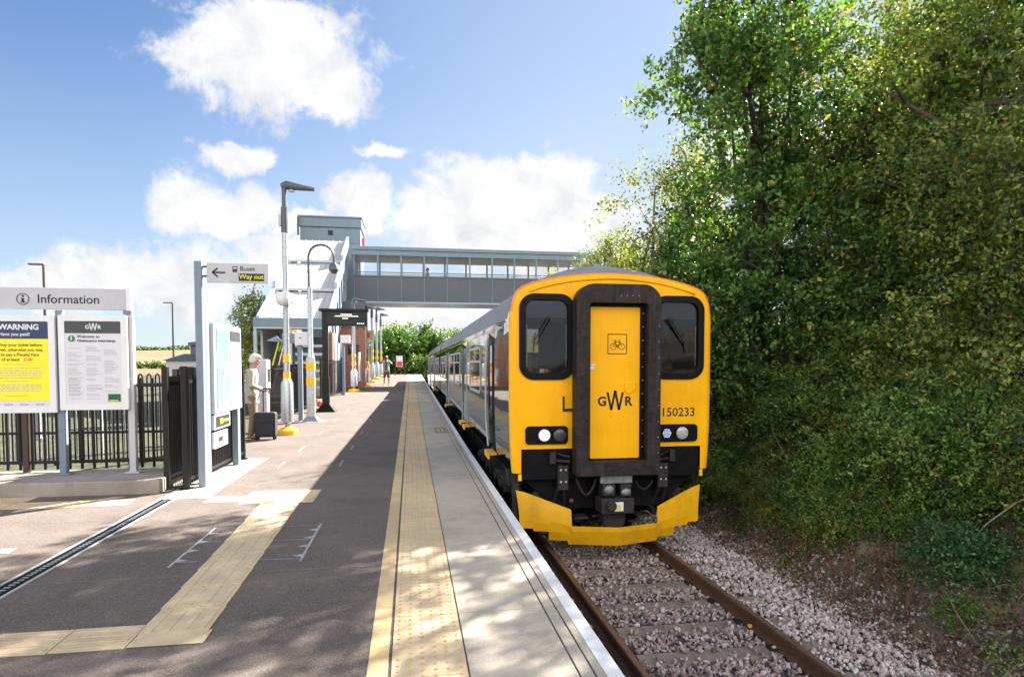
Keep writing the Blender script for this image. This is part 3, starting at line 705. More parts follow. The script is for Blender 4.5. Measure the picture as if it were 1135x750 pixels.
def stone_mat():
    m = bpy.data.materials.new('ballast_stone'); m.use_nodes = True
    nt = m.node_tree; N = nt.nodes; L = nt.links; B = N['Principled BSDF']; B.inputs['Roughness'].default_value = 0.9; B.inputs['Specular IOR Level'].default_value = 0.3
    at = N.new('ShaderNodeAttribute'); at.attribute_name = 'tint'
    cr = N.new('ShaderNodeValToRGB'); L.new(at.outputs['Fac'], cr.inputs[0]); e = cr.color_ramp.elements
    e[0].color = (0.085, 0.065, 0.056, 1); e[1].color = (0.62, 0.57, 0.56, 1)
    q = e.new(0.3); q.color = (0.29, 0.215, 0.195, 1); q = e.new(0.65); q.color = (0.48, 0.39, 0.365, 1)
    tc = N.new('ShaderNodeTexCoord'); n = N.new('ShaderNodeTexNoise'); n.inputs['Scale'].default_value = 70; n.inputs['Detail'].default_value = 4; L.new(tc.outputs['Object'], n.inputs['Vector'])
    mr = N.new('ShaderNodeMapRange'); L.new(n.outputs['Fac'], mr.inputs[0]); mr.inputs[1].default_value = 0.3; mr.inputs[2].default_value = 0.7; mr.inputs[3].default_value = 0.7; mr.inputs[4].default_value = 1.25
    mx = N.new('ShaderNodeMix'); mx.data_type = 'RGBA'; mx.blend_type = 'MULTIPLY'; mx.inputs[0].default_value = 1; L.new(cr.outputs[0], mx.inputs[6]); L.new(mr.outputs[0], mx.inputs[7])
    L.new(mx.outputs[2], B.inputs['Base Color'])
    return m
def make_ballast():
    rs = np.random.RandomState(11)
    n = 34000
    y = 2.6+(rs.rand(n)**1.35)*11.5
    x = rs.uniform(1.12, 4.95, n)
    d = np.abs(((y-2.95+0.3) % 0.6)-0.3)
    onsl = (d < 0.125) & (np.abs(x-TX) < 1.27)
    keep = ~onsl | (rs.rand(n) < 0.10+0.5*np.clip((d-0.07)/0.06, 0, 1))
    for rx in (TX-0.825, TX+0.725): keep &= np.abs(x-rx) > 0.085
    keep &= ~((x > 4.5) & (rs.rand(n) < (x-4.5)/0.5))
    x, y, d, onsl = x[keep], y[keep], d[keep], onsl[keep]; n = len(x)
    z = np.interp(x, [1, 1.7, 3.5, 4.15, 4.9], [-1.10, -1.075, -1.075, -1.11, -1.2])
    z = z+rs.uniform(-0.015, 0.03, n)+np.where((x > 3.55) & (x < 4.3), 0.03, 0)
    z = np.where(onsl, -1.045, z)
    s = 0.013+0.022*rs.rand(n)**1.8
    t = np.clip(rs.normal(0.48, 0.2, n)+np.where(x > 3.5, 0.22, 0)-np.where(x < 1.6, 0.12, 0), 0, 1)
    o = stones('ballast', np.stack([x, y, z], 1), s, stone_mat(), 5, t)
    o['kind'] = 'stuff'; o['label'] = 'pink and grey crushed stone ballast between and beside the rails'
make_ballast()

# ------------------------------------------------------------------ embankment
def bank(x, y):
    z = np.interp(x, [4.2, 4.7, 5.1, 5.6, 6.3, 7.3, 8.5, 10, 13, 20, 40, 70], [-1.3, -1.2, -1.05, -0.72, -0.15, 0.75, 1.6, 2.4, 3.2, 3.8, 4.2, 4.0])
    return z
def bank_n(x, y):
    return 0.10*math.sin(x*3.1+y*1.7)*math.sin(y*2.3-x)+0.06*math.sin(x*7.7-y*5.1)+0.04*math.sin(y*11+x*9)
def make_bank():
    xs = list(np.linspace(4.3, 9, 48))+list(np.linspace(9.5, 70, 30)); ys = list(np.linspace(-20, 2, 14))+list(np.linspace(2.2, 16, 90))+list(np.linspace(16.6, 110, 60))
    V = [(x, y, float(bank(x, y))+(bank_n(x, y) if x > 4.6 else 0)*min(1, max(0, (x-4.5)))) for y in ys for x in xs]
    n = len(xs); F = [(j*n+i, j*n+i+1, (j+1)*n+i+1, (j+1)*n+i) for j in range(len(ys)-1) for i in range(n-1)]
    b = MB(); b.add(V, F); b.build('embankment', M_['soil'], smooth=True, recalc=False, kind='structure')
make_bank()

# ------------------------------------------------------------------ land to the left: grass strip and stubble hills
b = MB()
for (x0, x1, y0, y1, z) in ((-60, -3.76, 9.43, 30, -0.75), (-200, -3.76, 30, 70, -0.5)):
    pass
gx = np.linspace(-160, -3.76, 30); gy = list(np.linspace(9.43, 40, 24))+list(np.linspace(44, 160, 20))
V = [(x, y, -0.55-0.004*min(abs(x+3.8), 60)*1+0.05*math.sin(x*0.9+y)) for y in gy for x in gx]; n = len(gx)
b.add(V, [(j*n+i, j*n+i+1, (j+1)*n+i+1, (j+1)*n+i) for j in range(len(gy)-1) for i in range(n-1)])
b.build('verge', M_['grass'], smooth=True, recalc=False, kind='structure')
hx = np.linspace(-900, 700, 90); hy = np.linspace(150, 1100, 60)
def hill(x, y):
    t = np.interp(y, [150, 260, 420, 560, 760, 1100], [-1.8, 1.5, 10.5, 14.2, 10, 0])
    return t*(1+0.16*math.sin(x*0.006+1.2)+0.06*math.sin(x*0.017+y*0.004))
V = [(x, y, hill(x, y)) for y in hy for x in hx]; n = len(hx)
b = MB(); b.add(V, [(j*n+i, j*n+i+1, (j+1)*n+i+1, (j+1)*n+i) for j in range(len(hy)-1) for i in range(n-1)])
b.build('hills', M_['field'], smooth=True, recalc=False, kind='structure')

# ================================================================== FOOTBRIDGE, STAIR, LIFT TOWER
BY0, BY1 = 40.0, 42.8
br = thing('footbridge', 'grey clad enclosed footbridge with a row of window bays spanning the railway', 'footbridge', (-3.4, 40, 0.3))
xs = [-3.42+1.42*k for k in range(12)]
q = MB()
for yf in (BY0, BY1-0.08): q.box(-3.45, 12.3, yf, yf+0.08, 5.5, 7.0)
q.build('girder_panel', M_['clad'], br)
q = MB(); q.box(-3.5, 12.3, BY0-0.05, BY1+0.05, 5.40, 5.496); q.build('girder_flange', M_['cladpale'], br)
q = MB(); q.box(-3.5, 12.3, BY0-0.06, BY1+0.06, 8.30, 8.62); q.box(-3.5, 12.3, BY0-0.12, BY1+0.12, 8.622, 8.84)
q.build('roof', M_['cladlight'], br, bevel=0.02)
q = MB(); q.box(-3.45, 12.3, BY0+0.09, BY1-0.09, 5.9, 6.05); q.build('deck', M_['dark'], br)
q = MB()
for yf in (BY0+0.02, BY1-0.1): q.box(-3.45, 12.3, yf-0.05, yf+0.1, 7.003, 7.10)
q.build('sill', M_['clad'], br)
for x in xs:
    q = MB()
    for yf in (BY0-0.03, BY1-0.08): q.box(x, x+0.10, yf, yf+0.11, 7.102, 8.298)
    q.box(x+0.03, x+0.07, BY0-0.025, BY0-0.002, 5.5, 7.0)
    q.build_each('post', M_['cladlight'], br)
q = MB()
for yf in (BY0+0.05, BY1-0.05): q.quad((-3.4, yf, 7.1), (12.3, yf, 7.1), (12.3, yf, 8.3), (-3.4, yf, 8.3))
q.build('glazing', M_['bridgeglass'], br, recalc=False)
q = MB()
for yf in (BY0+0.25, BY1-0.25): q.cyl((-3.4, yf, 7.32), (12.3, yf, 7.32), 0.03, n=8); q.cyl((-3.4, yf, 7.2), (12.3, yf, 7.2), 0.02, n=6)
q.build('handrail', M_['galv'], br)

lt = thing('lift_tower', 'tall blue grey lift tower with a small square vent behind the stair', 'lift tower', (-5.1, 44.5, -0.5))
q = MB(); q.box(-7.0, -3.2, 43.0, 46.2, -0.6, 10.55); q.build('wall', M_['cladlight'], lt)
q = MB(); q.box(-7.08, -3.12, 42.9, 46.3, 10.553, 11.15); q.box(-7.14, -3.06, 42.84, 46.36, 11.153, 11.25); q.build('roof_cap', M_['cladlight'], lt, bevel=0.02)
q = MB(); q.box(-5.25, -4.95, 42.96, 42.998, 10.05, 10.35)
v = q.build('vent', M_['dark'], lt)
q = MB()
q.box(-7.0, -3.2, 42.985, 42.998, 9.55, 9.58); q.build('panel_joint', M_['clad'], lt)
q = MB(); q.cyl((-7.1, 42.8, 11.1), (-7.1, 42.8, 4), 0.06, n=8); q.build('downpipe', M_['clad'], lt)
q = MB(); q.cyl((-3.0, 42.9, 9.0), (-3.0, 42.9, 9.9), 0.09, n=8); q.build('warning_light', M_['redpaint'], lt)

def roofz(y): return 3.85+(y-30.4)*(8.9-3.85)/9.6
sw = thing('staircase', 'covered staircase with white sloping roof climbing to the footbridge', 'staircase', (-5.2, 31, 0.2))
tiers = [(30.4, 33.8, -0.34), (33.8, 37.2, -0.14), (37.2, 40.4, 0.06)]
q = MB(); e = MB(); wl = MB(); wn = MB(); fr = MB()
X0, X1 = -6.65, -3.85
for i, (y0, y1, dz) in enumerate(tiers):
    z0, z1 = roofz(y0)+dz, roofz(y1)+dz
    ex = 0.10*(2-i)*0.55
    a, c = X0-ex, X1+ex*0.35
    q.add([(a, y0, z0), (c, y0, z0), (c, y1, z1), (a, y1, z1), (a, y0, z0-0.12), (c, y0, z0-0.12), (c, y1, z1-0.12), (a, y1, z1-0.12)],
          [(0, 1, 2, 3), (7, 6, 5, 4), (0, 4, 5, 1), (1, 5, 6, 2), (2, 6, 7, 3), (3, 7, 4, 0)])
    for k in range(1, 7):
        xx = a+(c-a)*k/7; q.add([(xx-0.012, y0, z0+0.004), (xx+0.012, y0, z0+0.004), (xx+0.012, y1, z1+0.004), (xx-0.012, y1, z1+0.004), (xx, y0, z0+0.035), (xx, y1, z1+0.035)], [(0, 4, 5, 3), (1, 2, 5, 4), (0, 1, 4), (3, 5, 2)])
    for xa, s in ((a, -1), (c, 1)):
        P = [(y0-0.15, z0-0.28), (y1+0.1, z1-0.28), (y1+0.1, z1+0.32), (y0-0.15, z0+0.32)]
        e.prism(P, 'x', min(xa+s*0.003, xa+s*0.14), max(xa+s*0.003, xa+s*0.14))
    for xa, s in ((a, 1), (c, -1)):
        P = [(y0, max(z0-3.0, 0.1)), (y1, max(z1-3.4, 0.1)), (y1, z1-0.285), (y0, z0-0.285)]
        wl.prism(P, 'x', xa, xa+s*0.1)
    n = 3
    for k in range(n):
        ya, yb = y0+(y1-y0)*(k+0.12)/n, y0+(y1-y0)*(k+0.88)/n
        za, zb = roofz(ya)+dz, roofz(yb)+dz
        P = [(ya, za-2.0), (yb, zb-2.0), (yb, zb-0.5), (ya, za-0.5)]
        wn.prism(P, 'x', c+0.01, c+0.03)
        for (u, v_) in ((0, 1), (1, 2), (2, 3), (3, 0)): fr.bar((c+0.03, P[u][0], P[u][1]), (c+0.03, P[v_][0], P[v_][1]), 0.06, 0.08)
q.build('roof', M_['roofwhite'], sw); e.build_each('parapet', M_['cladpale'], sw, bevel=0.015)
wl.build_each('wall', M_['silver'], sw); wn.build('window', M_['sideglass'], sw); fr.build('window_frame', M_['cladpale'], sw)
q = MB(); q.box(-6.85, -3.65, 29.4, 30.38, 3.28, 3.68); q.build('entrance_beam', M_['cladlight'], sw, bevel=0.015)
q = MB(); q.box(-6.85, -3.65, 29.42, 30.36, 3.2, 3.277); q.build('entrance_soffit', M_['silver'], sw)
for x in (-6.78, -5.3, -3.75):
    q = MB(); q.box(x-0.07, x+0.07, 29.45, 29.6, -0.4, 3.198); q.build('entrance_post', M_['cladpale'] if x < -6 else M_['silver'], sw)
q = MB()
for k in range(10): q.box(-6.5, -4.0, 30.7+0.28*k, 30.98+0.28*k, 0.15, 0.35+0.17*k)
q.build('steps', M_['slab'], sw)
q = MB(); q.box(-3.74, -3.60, 30.6, 31.0, 0.15, 3.1); q.build('timber_column', M_['wood'], sw)
q = MB(); q.box(-3.70, -3.66, 31.05, 36.9, 0.15, 2.7); q.build('side_panel', M_['silver'], sw)
q = MB(); q.box(-6.4, -4.05, 33.6, 33.66, 0.2, 3.0); q.build('landing_panel', M_['cladpale'], sw)
for k in range(4):
    q = MB(); q.box(-3.655, -3.60, 31.5+1.4*k, 31.62+1.4*k, 0.15, 2.75); q.build('cladding_fin', M_['cladpale'], sw)
q = MB()
for k in range(6): q.box(-5.2, -3.9, 30.1, 30.14, 0.5+0.38*k, 0.62+0.38*k)
q.build('louvre', M_['silver'], sw)
q = MB(); q.bar((-6.5, 30.2, 0.5), (-5.9, 30.2, 2.7), 0.14, 0.05); q.build('stair_stripe', M_['yprint'], sw)
q = MB(); q.bar((-6.2, 30.15, 0.5), (-5.7, 30.15, 2.5), 0.08, 0.05); q.build('stair_rail', M_['white'], sw)

bb = thing('brick_building', 'small orange brick block with grey upper band under the footbridge', 'building', (-3.1, 38, 0.3))
q = MB(); q.box(-3.95, -2.6, 37.2, 39.6, -0.6, 3.68); q.build('wall', M_['brick'], bb)
q = MB(); q.box(-3.98, -2.57, 37.17, 39.63, 3.683, 5.2); q.build('upper_band', M_['clad'], bb)
q = MB(); q.box(-3.5, -2.9, 37.14, 37.198, 2.2, 2.75); q.build('window', M_['sideglass'], bb)

kb = thing('equipment_kiosk', 'white walled kiosk with dark hipped roof and a grey cowl beyond the fence', 'kiosk', (-8.3, 25, -0.6))
q = MB(); q.box(-8.75, -7.1, 24.6, 26.4, -0.7, 1.75); q.build('wall', M_['roofwhite'], kb)
q = MB(); q.add([(-8.85, 24.5, 1.753), (-7.0, 24.5, 1.753), (-7.0, 26.5, 1.753), (-8.85, 26.5, 1.753), (-8.3, 25.1, 2.0), (-7.5, 25.1, 2.0), (-7.5, 25.9, 2.0), (-8.3, 25.9, 2.0)], [(0, 1, 5, 4), (1, 2, 6, 5), (2, 3, 7, 6), (3, 0, 4, 7), (4, 5, 6, 7), (3, 2, 1, 0)])
q.build('roof', M_['clad'], kb)
q = MB(); q.box(-8.1, -7.6, 25.2, 25.8, 1.98, 2.3); q.add([(-8.15, 25.1, 2.303), (-6.6, 25.1, 2.52), (-6.6, 25.9, 2.52), (-8.15, 25.9, 2.303), (-8.15, 25.1, 2.42), (-6.6, 25.1, 2.66), (-6.6, 25.9, 2.66), (-8.15, 25.9, 2.42)], [(0, 1, 5, 4), (1, 2, 6, 5), (2, 3, 7, 6), (3, 0, 4, 7), (4, 5, 6, 7), (3, 2, 1, 0)])
q.build('cowl', M_['clad'], kb)
q = MB(); q.box(-8.3, -7.5, 24.55, 24.598, 0.6, 1.5); q.build('opening', M_['dark'], kb)
# ================================================================== FENCES
def pale_fence(name, label, p0, p1, ztop, zbot, pitch, m, group=None, posts=(), pw=0.02, hoops=False, railz=None, post_h=0.12, depth=0.02, slope=0):
    """vertical-bar railing from p0 to p1 (x,y) with rails and posts"""
    p0, p1 = Vector((*p0, 0)), Vector((*p1, 0)); d = p1-p0; L_ = d.length; t = d/L_
    def zb(s): q = p0+t*s; return (pz(q.y) if q.x > -3.8 else 0)+slope*s
    root = thing(name, label, 'fence', (p0.x, p0.y, zb(0)), group)
    q = MB(); n = int(L_/pitch)
    for k in range(n+1):
        s = min(k*pitch+0.02, L_); c = p0+t*s
        q.cyl((c.x, c.y, zb(s)+zbot), (c.x, c.y, zb(s)+ztop), pw/2, n=6)
        if hoops and k % 2 == 0 and k < n:
            c2 = p0+t*(s+pitch)
            pts = [(c.x+(c2.x-c.x)*(0.5-0.5*math.cos(math.pi*j/6)), c.y+(c2.y-c.y)*(0.5-0.5*math.cos(math.pi*j/6)), zb(s)+ztop+0.09*math.sin(math.pi*j/6)) for j in range(7)]
            q.tube(pts, pw/2, 6)
    q.build('pales', m, root)
    for rz in (railz or (zbot+0.09, ztop-0.10)):
        q = MB(); a, b_ = p0, p1
        q.bar((a.x, a.y, zb(0)+rz), (b_.x, b_.y, zb(L_)+rz), 0.04, 0.04); q.build('rail', m, root)
    for s in posts:
        c = p0+t*s; q = MB(); q.box(c.x-0.035, c.x+0.035, c.y-0.035, c.y+0.035, zb(s)-0.02, zb(s)+ztop+post_h)
        q.box(c.x-0.07, c.x+0.07, c.y-0.07, c.y+0.07, zb(s)-0.02, zb(s)+0.02)
        q.build('post', M_['brownpost'] if name == 'black_railing' else m, root, bevel=0.004)
    return root

kb_ = MB(); kb_.box(-14, -3.10, 8.40, 9.40, -0.1, 0.17)
o = kb_.build('concrete_upstand', M_['kerb'], bevel=0.015); tag(o, 'long low concrete upstand carrying the black railing and the information board', 'kerb')

pale_fence('black_railing', 'black upright bar railing on the concrete upstand behind the information board', (-8.0, 9.28), (-3.12, 9.28), 1.42, 0.2, 0.150, M_['black'], 'black railings', posts=(0.3, 2.95, 4.25, 4.82), railz=(0.30, 1.32), pw=0.036)
pale_fence('ramp_railing', 'pale steel hoop topped railing rising along a ramp behind the black railing', (-10.5, 12.4), (-4.2, 12.0), 0.72, -0.45, 0.10, M_['galv'], None, posts=(0.05, 2.1, 4.1, 6.2), hoops=True, post_h=0.02, slope=0.075, pw=0.022)
pale_fence('ramp_handrail', 'pair of pale sloping handrails beyond the hoop topped railing', (-11, 14.2), (-4.3, 13.8), 0.95, -0.5, 1.6, M_['silver'], None, posts=(), slope=0.05, railz=(0.80, 0.95), pw=0.05)
pale_fence('black_fence', 'dense black railing run beside the grey blue sign posts', (-2.86, 8.60), (-2.80, 11.3), 1.46, 0.06, 0.075, M_['black'], 'black railings', posts=(0.03, 2.6), railz=(0.12, 1.38), pw=0.03)
pale_fence('black_gate', 'black sliding gate leaf parked beside the drain channel', (-3.10, 8.66), (-3.0, 10.9), 1.45, 0.1, 0.07, M_['black'], 'black railings', posts=(0.02, 0.85, 1.7), railz=(0.16, 1.36), pw=0.032)
pale_fence('black_fence', 'hoop topped black fence behind the sliding gate', (-8.2, 11.2), (-3.2, 11.2), 1.36, 0.0, 0.065, M_['black'], 'black railings', posts=(2.6, 3.7, 4.4), hoops=True, railz=(0.5, 1.28), pw=0.024)
pale_fence('black_fence', 'long black railing along the back of the platform beyond the traveller with white hair', (-3.72, 15.6), (-3.35, 22.6), 1.52, 0.06, 0.085, M_['black'], 'black railings', posts=(0.05, 1.6, 3.4, 5.2, 6.9), railz=(0.14, 1.42))
pale_fence('black_fence', 'short black railing panel in front of the orange brick block', (-3.75, 27.5), (-3.15, 30.4), 1.62, 0.06, 0.075, M_['black'], 'black railings', posts=(0.05, 2.9), railz=(0.14, 1.5))

# ================================================================== SIGNS
def frame(root, name, x0, x1, z0, z1, y0, y1, w, m, bevel=0.006):
    q = MB(); q.prism(rrect(x0, x1, z0, z1, 0.012, 2), 'y', y0, y1, holes=[rrect(x0+w, x1-w, z0+w, z1-w, 0.004, 1)]); return q.build(name, m, root, bevel=bevel)
def gwr(name, cx, cz, w, y, m, parent, face='-y'):
    """G and R at the sides of a tall pointed W"""
    h = w*0.33; q = MB(); s = w*0.052
    P = [(-0.215, 0.25), (-0.11, -0.27), (0.0, 0.33), (0.11, -0.27), (0.215, 0.25)]; s = w*0.07
    for a, b_ in zip(P, P[1:]): q.bar((cx+a[0]*w*1.12, y, cz+a[1]*w), (cx+b_[0]*w*1.12, y, cz+b_[1]*w), 0.004, s)
    for px_ in (P[0], P[4]): q.box(cx+px_[0]*w*1.12-w*0.045, cx+px_[0]*w*1.12+w*0.035, y-0.002, y+0.002, cz+0.245*w, cz+0.275*w)
    o = q.build(name, m, parent)
    text('lettering', 'G', h*1.2, (cx-w*0.42, y, cz-h*0.05), m, parent, bold=0.012*w)
    text('lettering', 'R', h*1.2, (cx+w*0.425, y, cz-h*0.05), m, parent, bold=0.012*w)
    return o

ib = thing('information_board', 'wide grey Information board with two framed posters on the concrete upstand', 'notice board', (-4.5, 8.95, 0.17))
q = MB(); q.box(-5.9, -3.66, 8.985, 9.035, 2.31, 2.585); hd = q.build('header', M_['silver'], ib, bevel=0.004)
q = MB(); q.box(-3.656, -3.60, 8.96, 9.06, 2.30, 2.60); q.build('end_cap', M_['white'], ib, bevel=0.006)
text('lettering', 'Information', 0.155, (-4.345, 8.983, 2.437), M_['ink'], hd, bold=0.0008)
q = MB(); q.prism([(-4.875+0.074*math.cos(2*math.pi*k/32), 2.437+0.074*math.sin(2*math.pi*k/32)) for k in range(32)], 'y', 8.980, 8.984,
                  holes=[[(-4.875+0.066*math.cos(2*math.pi*k/32), 2.437+0.066*math.sin(2*math.pi*k/32)) for k in range(32)]])
q.box(-4.888, -4.862, 8.979, 8.983, 2.395, 2.447); q.box(-4.9, -4.875, 8.979, 8.983, 2.437, 2.447); q.box(-4.9, -4.85, 8.979, 8.983, 2.392, 2.402); q.ball((-4.875, 8.982, 2.475), (0.015, 0.003, 0.015))
q.build('emblem', M_['ink'], hd)
for x in (-3.635, -4.475, -5.62):
    q = MB(); q.box(x-0.04, x+0.04, 8.99, 9.07, 0.172, 2.30); q.box(x-0.09, x+0.09, 8.95, 9.11, 0.171, 0.19); q.build('post', M_['silver'] if x > -4 else M_['slate'], ib, bevel=0.005)
q = MB(); q.box(-3.70, -3.62, 8.975, 9.03, 2.255, 2.305); q.build('bracket', M_['slate'], ib)
def case(name, x0, x1, z0, z1):
    q = MB(); q.box(x0, x1, 8.94, 8.985, z0, z1); c = q.build(name, M_['white'], ib, bevel=0.012)
    fr_ = MB(); fr_.prism(rrect(x0, x1, z0, z1, 0.012, 3), 'y', 8.928, 8.939, holes=[rrect(x0+0.075, x1-0.075, z0+0.075, z1-0.075, 0.01, 2)])
    fr_.build('frame', M_['white'], c, bevel=0.004)
    return c
# yellow warning poster
c = case('poster_case', -5.40, -4.495, 0.985, 2.225)
q = MB(); q.box(-5.33, -4.57, 8.934, 8.9385, 1.055, 2.15); q.build('poster', M_['paper'], c)
q = MB(); q.box(-5.33, -4.57, 8.930, 8.9335, 1.93, 2.15); q.build('print_band', M_['navy'], c)
q = MB(); q.box(-5.33, -4.57, 8.930, 8.9335, 1.14, 1.928); q.build('print_panel', M_['yprint'], c)
text('lettering', 'WARNING', 0.095, (-4.905, 8.929, 2.075), M_['white'], c, bold=0.003)
text('lettering', 'Have you paid?', 0.058, (-4.955, 8.929, 1.985), M_['white'], c, bold=0.001)
q = MB(); q.prism([(-5.27, 1.965), (-5.13, 1.965), (-5.20, 2.09)], 'y', 8.9285, 8.9295); q.build('warning_triangle', M_['oprint'], c)
text('lettering', '!', 0.085, (-5.20, 8.928, 2.01), M_['white'], c, bold=0.002)
for k, t_ in enumerate(('Please buy your ticket before', 'you travel, otherwise you may', 'have to pay a Penalty Fare')):
    text('lettering', t_, 0.052, (-4.955, 8.929, 1.85-0.062*k), M_['ink'], c, bold=0.0004)
text('lettering', 'of at least', 0.052, (-5.01, 8.929, 1.664), M_['ink'], c, bold=0.0004)
text('lettering', '£100', 0.052, (-4.81, 8.929, 1.664), M_['oprint'], c, bold=0.001)
q = MB(); rg = random.Random(2)
for zz in (1.60, 1.385, 1.20): q.box(-5.1, -4.82, 8.9285, 8.9298, zz, zz+0.006)
for zz in (1.55, 1.52, 1.49, 1.46, 1.43, 1.34, 1.315, 1.29, 1.265):
    x = -5.24
    while x < -4.68:
        w = rg.uniform(0.02, 0.06); q.box(x, min(x+w, -4.66), 8.9287, 8.9298, zz, zz+0.008); x += w+0.012
for k in range(4): q.box(-5.28+0.18*k, -5.18+0.18*k, 8.9322, 8.9332, 1.085, 1.10)
q.build('lettering', M_['grey_ink'], c)
# white timetable poster
c = case('poster_case', -4.455, -3.64, 1.015, 2.235)
q = MB(); q.box(-4.385, -3.71, 8.934, 8.9385, 1.085, 2.162); q.build('poster', M_['paper'], c)
q = MB(); q.box(-4.385, -3.71, 8.930, 8.9335, 2.005, 2.162); bd_ = q.build('print_band', M_['slate_print'], c)
gwr('emblem', -4.04, 2.085, 0.17, 8.928, M_['white'], c)
q = MB(); q.cyl((-4.30, 8.9285, 1.935), (-4.30, 8.9335, 1.935), 0.042, n=24); q.build('green_disc', M_['gprint'], c)
text('lettering', 'i', 0.075, (-4.30, 8.927, 1.938), M_['white'], c, bold=0.003)
text('lettering', 'Welcome to', 0.052, (-4.235, 8.932, 1.962), M_['ink'], c, align='LEFT', bold=0.0006)
text('lettering', 'Okehampton Interchange', 0.044, (-4.235, 8.932, 1.908), M_['ink'], c, align='LEFT', bold=0.0006)
q = MB()
for col in range(3):
    x0 = -4.35+0.215*col; zz = 1.83
    while zz > 1.14:
        if rg.random() < 0.2: zz -= 0.022; continue
        x = x0; head = rg.random() < 0.15
        end = x0+rg.uniform(0.09, 0.19)
        while x < end:
            w = rg.uniform(0.012, 0.035); q.box(x, min(x+w, end), 8.9322, 8.9332, zz, zz+(0.010 if head else 0.006)); x += w+0.006
        zz -= 0.019
        if col == 2 and zz < 1.24: break
q.build('lettering', M_['grey_ink'], c)
q = MB(); q.box(-3.885, -3.735, 8.9315, 8.9332, 1.12, 1.22); q.build('print_block', M_['dgprint'], c)
q = MB(); q.box(-3.875, -3.76, 8.930, 8.9312, 1.128, 1.14); q.build('print_line', M_['yprint'], c)

wo = thing('way_out_sign', 'projecting grey Buses and Way out sign on a slate blue post', 'sign', (-2.69, 8.76, 0.0))
q = MB(); q.box(-2.735, -2.645, 8.70, 8.82, 0.006, 2.93); q.build('post', M_['slate'], wo, bevel=0.006)
q = MB(); q.box(-2.642, -2.58, 8.745, 8.775, 2.855, 2.875); q.box(-2.642, -2.58, 8.745, 8.775, 2.735, 2.755); q.build('bracket', M_['ink'], wo)
q = MB(); q.box(-2.59, -1.83, 8.735, 8.785, 2.665, 2.915); pn = q.build('sign_panel', M_['silver'], wo, bevel=0.005)
q = MB()
q.bar((-2.52, 8.732, 2.792), (-2.365, 8.732, 2.792), 0.006, 0.018)
q.bar((-2.52, 8.732, 2.792), (-2.455, 8.732, 2.848), 0.006, 0.018); q.bar((-2.52, 8.732, 2.792), (-2.455, 8.732, 2.736), 0.006, 0.018)
q.build('arrow', M_['ink'], pn)
q = MB(); q.prism(rrect(-2.275, -2.215, 2.82, 2.875, 0.01, 3), 'y', 8.730, 8.734, holes=[rrect(-2.267, -2.223, 2.838, 2.868, 0.006, 2)])
q.box(-2.272, -2.218, 8.730, 8.734, 2.806, 2.818); q.box(-2.268, -2.256, 8.730, 8.734, 2.797, 2.805); q.box(-2.234, -2.222, 8.730, 8.734, 2.797, 2.805)
q.build('bus_pictogram', M_['ink'], pn)
text('lettering', 'Buses', 0.082, (-2.185, 8.733, 2.845), M_['ink'], pn, align='LEFT')
q = MB(); q.box(-2.20, -1.885, 8.731, 8.734, 2.69, 2.785); q.build('black_plate', M_['ink'], pn)
text('lettering', 'Way out', 0.085, (-2.042, 8.729, 2.742), M_['yprint'], pn, bold=0.0006)

pc = thing('poster_stand', 'double poster case between slate blue posts facing the platform', 'notice board', (-2.70, 9.7, 0.0))
for yy in (9.05, 10.62):
    q = MB(); dx = 0.0 if yy < 10 else -0.02; q.box(-2.78+dx, -2.69+dx, yy-0.07, yy+0.07, 0.006, 2.2); q.build('post', M_['slate'], pc, bevel=0.006)
q = MB(); q.box(-2.72, -2.64, 9.15, 10.55, 0.92, 2.17); cs = q.build('poster_case', M_['silver'], pc, bevel=0.012)
q = MB(); q.box(-2.637, -2.633, 9.25, 9.84, 1.0, 2.10); q.build('picture_poster', M_['skyprint'], cs)
q = MB()
rg2 = random.Random(8)
for k in range(7):
    y0 = 9.30+0.05*k; z0 = 1.18+0.08*k
    P = [(y0+0.16+0.10*math.cos(2*math.pi*t/12)*rg2.uniform(.7, 1.2), z0+0.10*math.sin(2*math.pi*t/12)*rg2.uniform(.7, 1.3)) for t in range(12)]
    q.prism(P, 'x', -2.632+0.0003*k, -2.631+0.0003*k, k % 3)
q.box(-2.632, -2.6305, 9.25, 9.84, 1.0, 1.10, 1)
q.build('picture_print', [M_['cladlight'], M_['slate'], M_['coping']], cs)
q = MB(); q.box(-2.637, -2.633, 9.92, 10.46, 1.0, 2.10); q.build('timetable_poster', M_['darkened_paper'], cs)
q = MB(); q.box(-2.632, -2.630, 9.92, 10.46, 1.95, 2.10); q.build('print_band', M_['slate_print'], cs)
q = MB()
for k in range(26):
    for c_ in range(3):
        if rg2.random() < 0.8: q.box(-2.632, -2.631, 9.96+0.17*c_, 9.96+0.17*c_+rg2.uniform(0.05, 0.14), 1.9-0.034*k, 1.9-0.034*k+0.012)
q.build('lettering', M_['grey_ink'], cs)
q = MB(); q.box(-2.70, -2.655, 9.15, 9.92, 0.70, 0.905); pl = q.build('lower_sign', M_['silver'], pc, bevel=0.006)
q = MB(); q.box(-2.653, -2.650, 9.22, 9.86, 0.73, 0.88); q.build('black_plate', M_['ink'], pl)
q = MB(); q.box(-2.649, -2.647, 9.40, 9.52, 0.77, 0.84); q.box(-2.649, -2.647, 9.55, 9.80, 0.79, 0.82); q.build('yellow_mark', M_['yprint'], pl)
q = MB(); q.box(-2.70, -2.66, 9.18, 9.80, 0.44, 0.66); pl = q.build('lower_notice', M_['white'], pc, bevel=0.005)
q = MB(); q.box(-2.658, -2.656, 9.35, 9.55, 0.52, 0.59); q.bar((-2.657, 9.60, 0.555), (-2.657, 9.70, 0.555), 0.003, 0.012); q.build('black_mark', M_['ink'], pl)

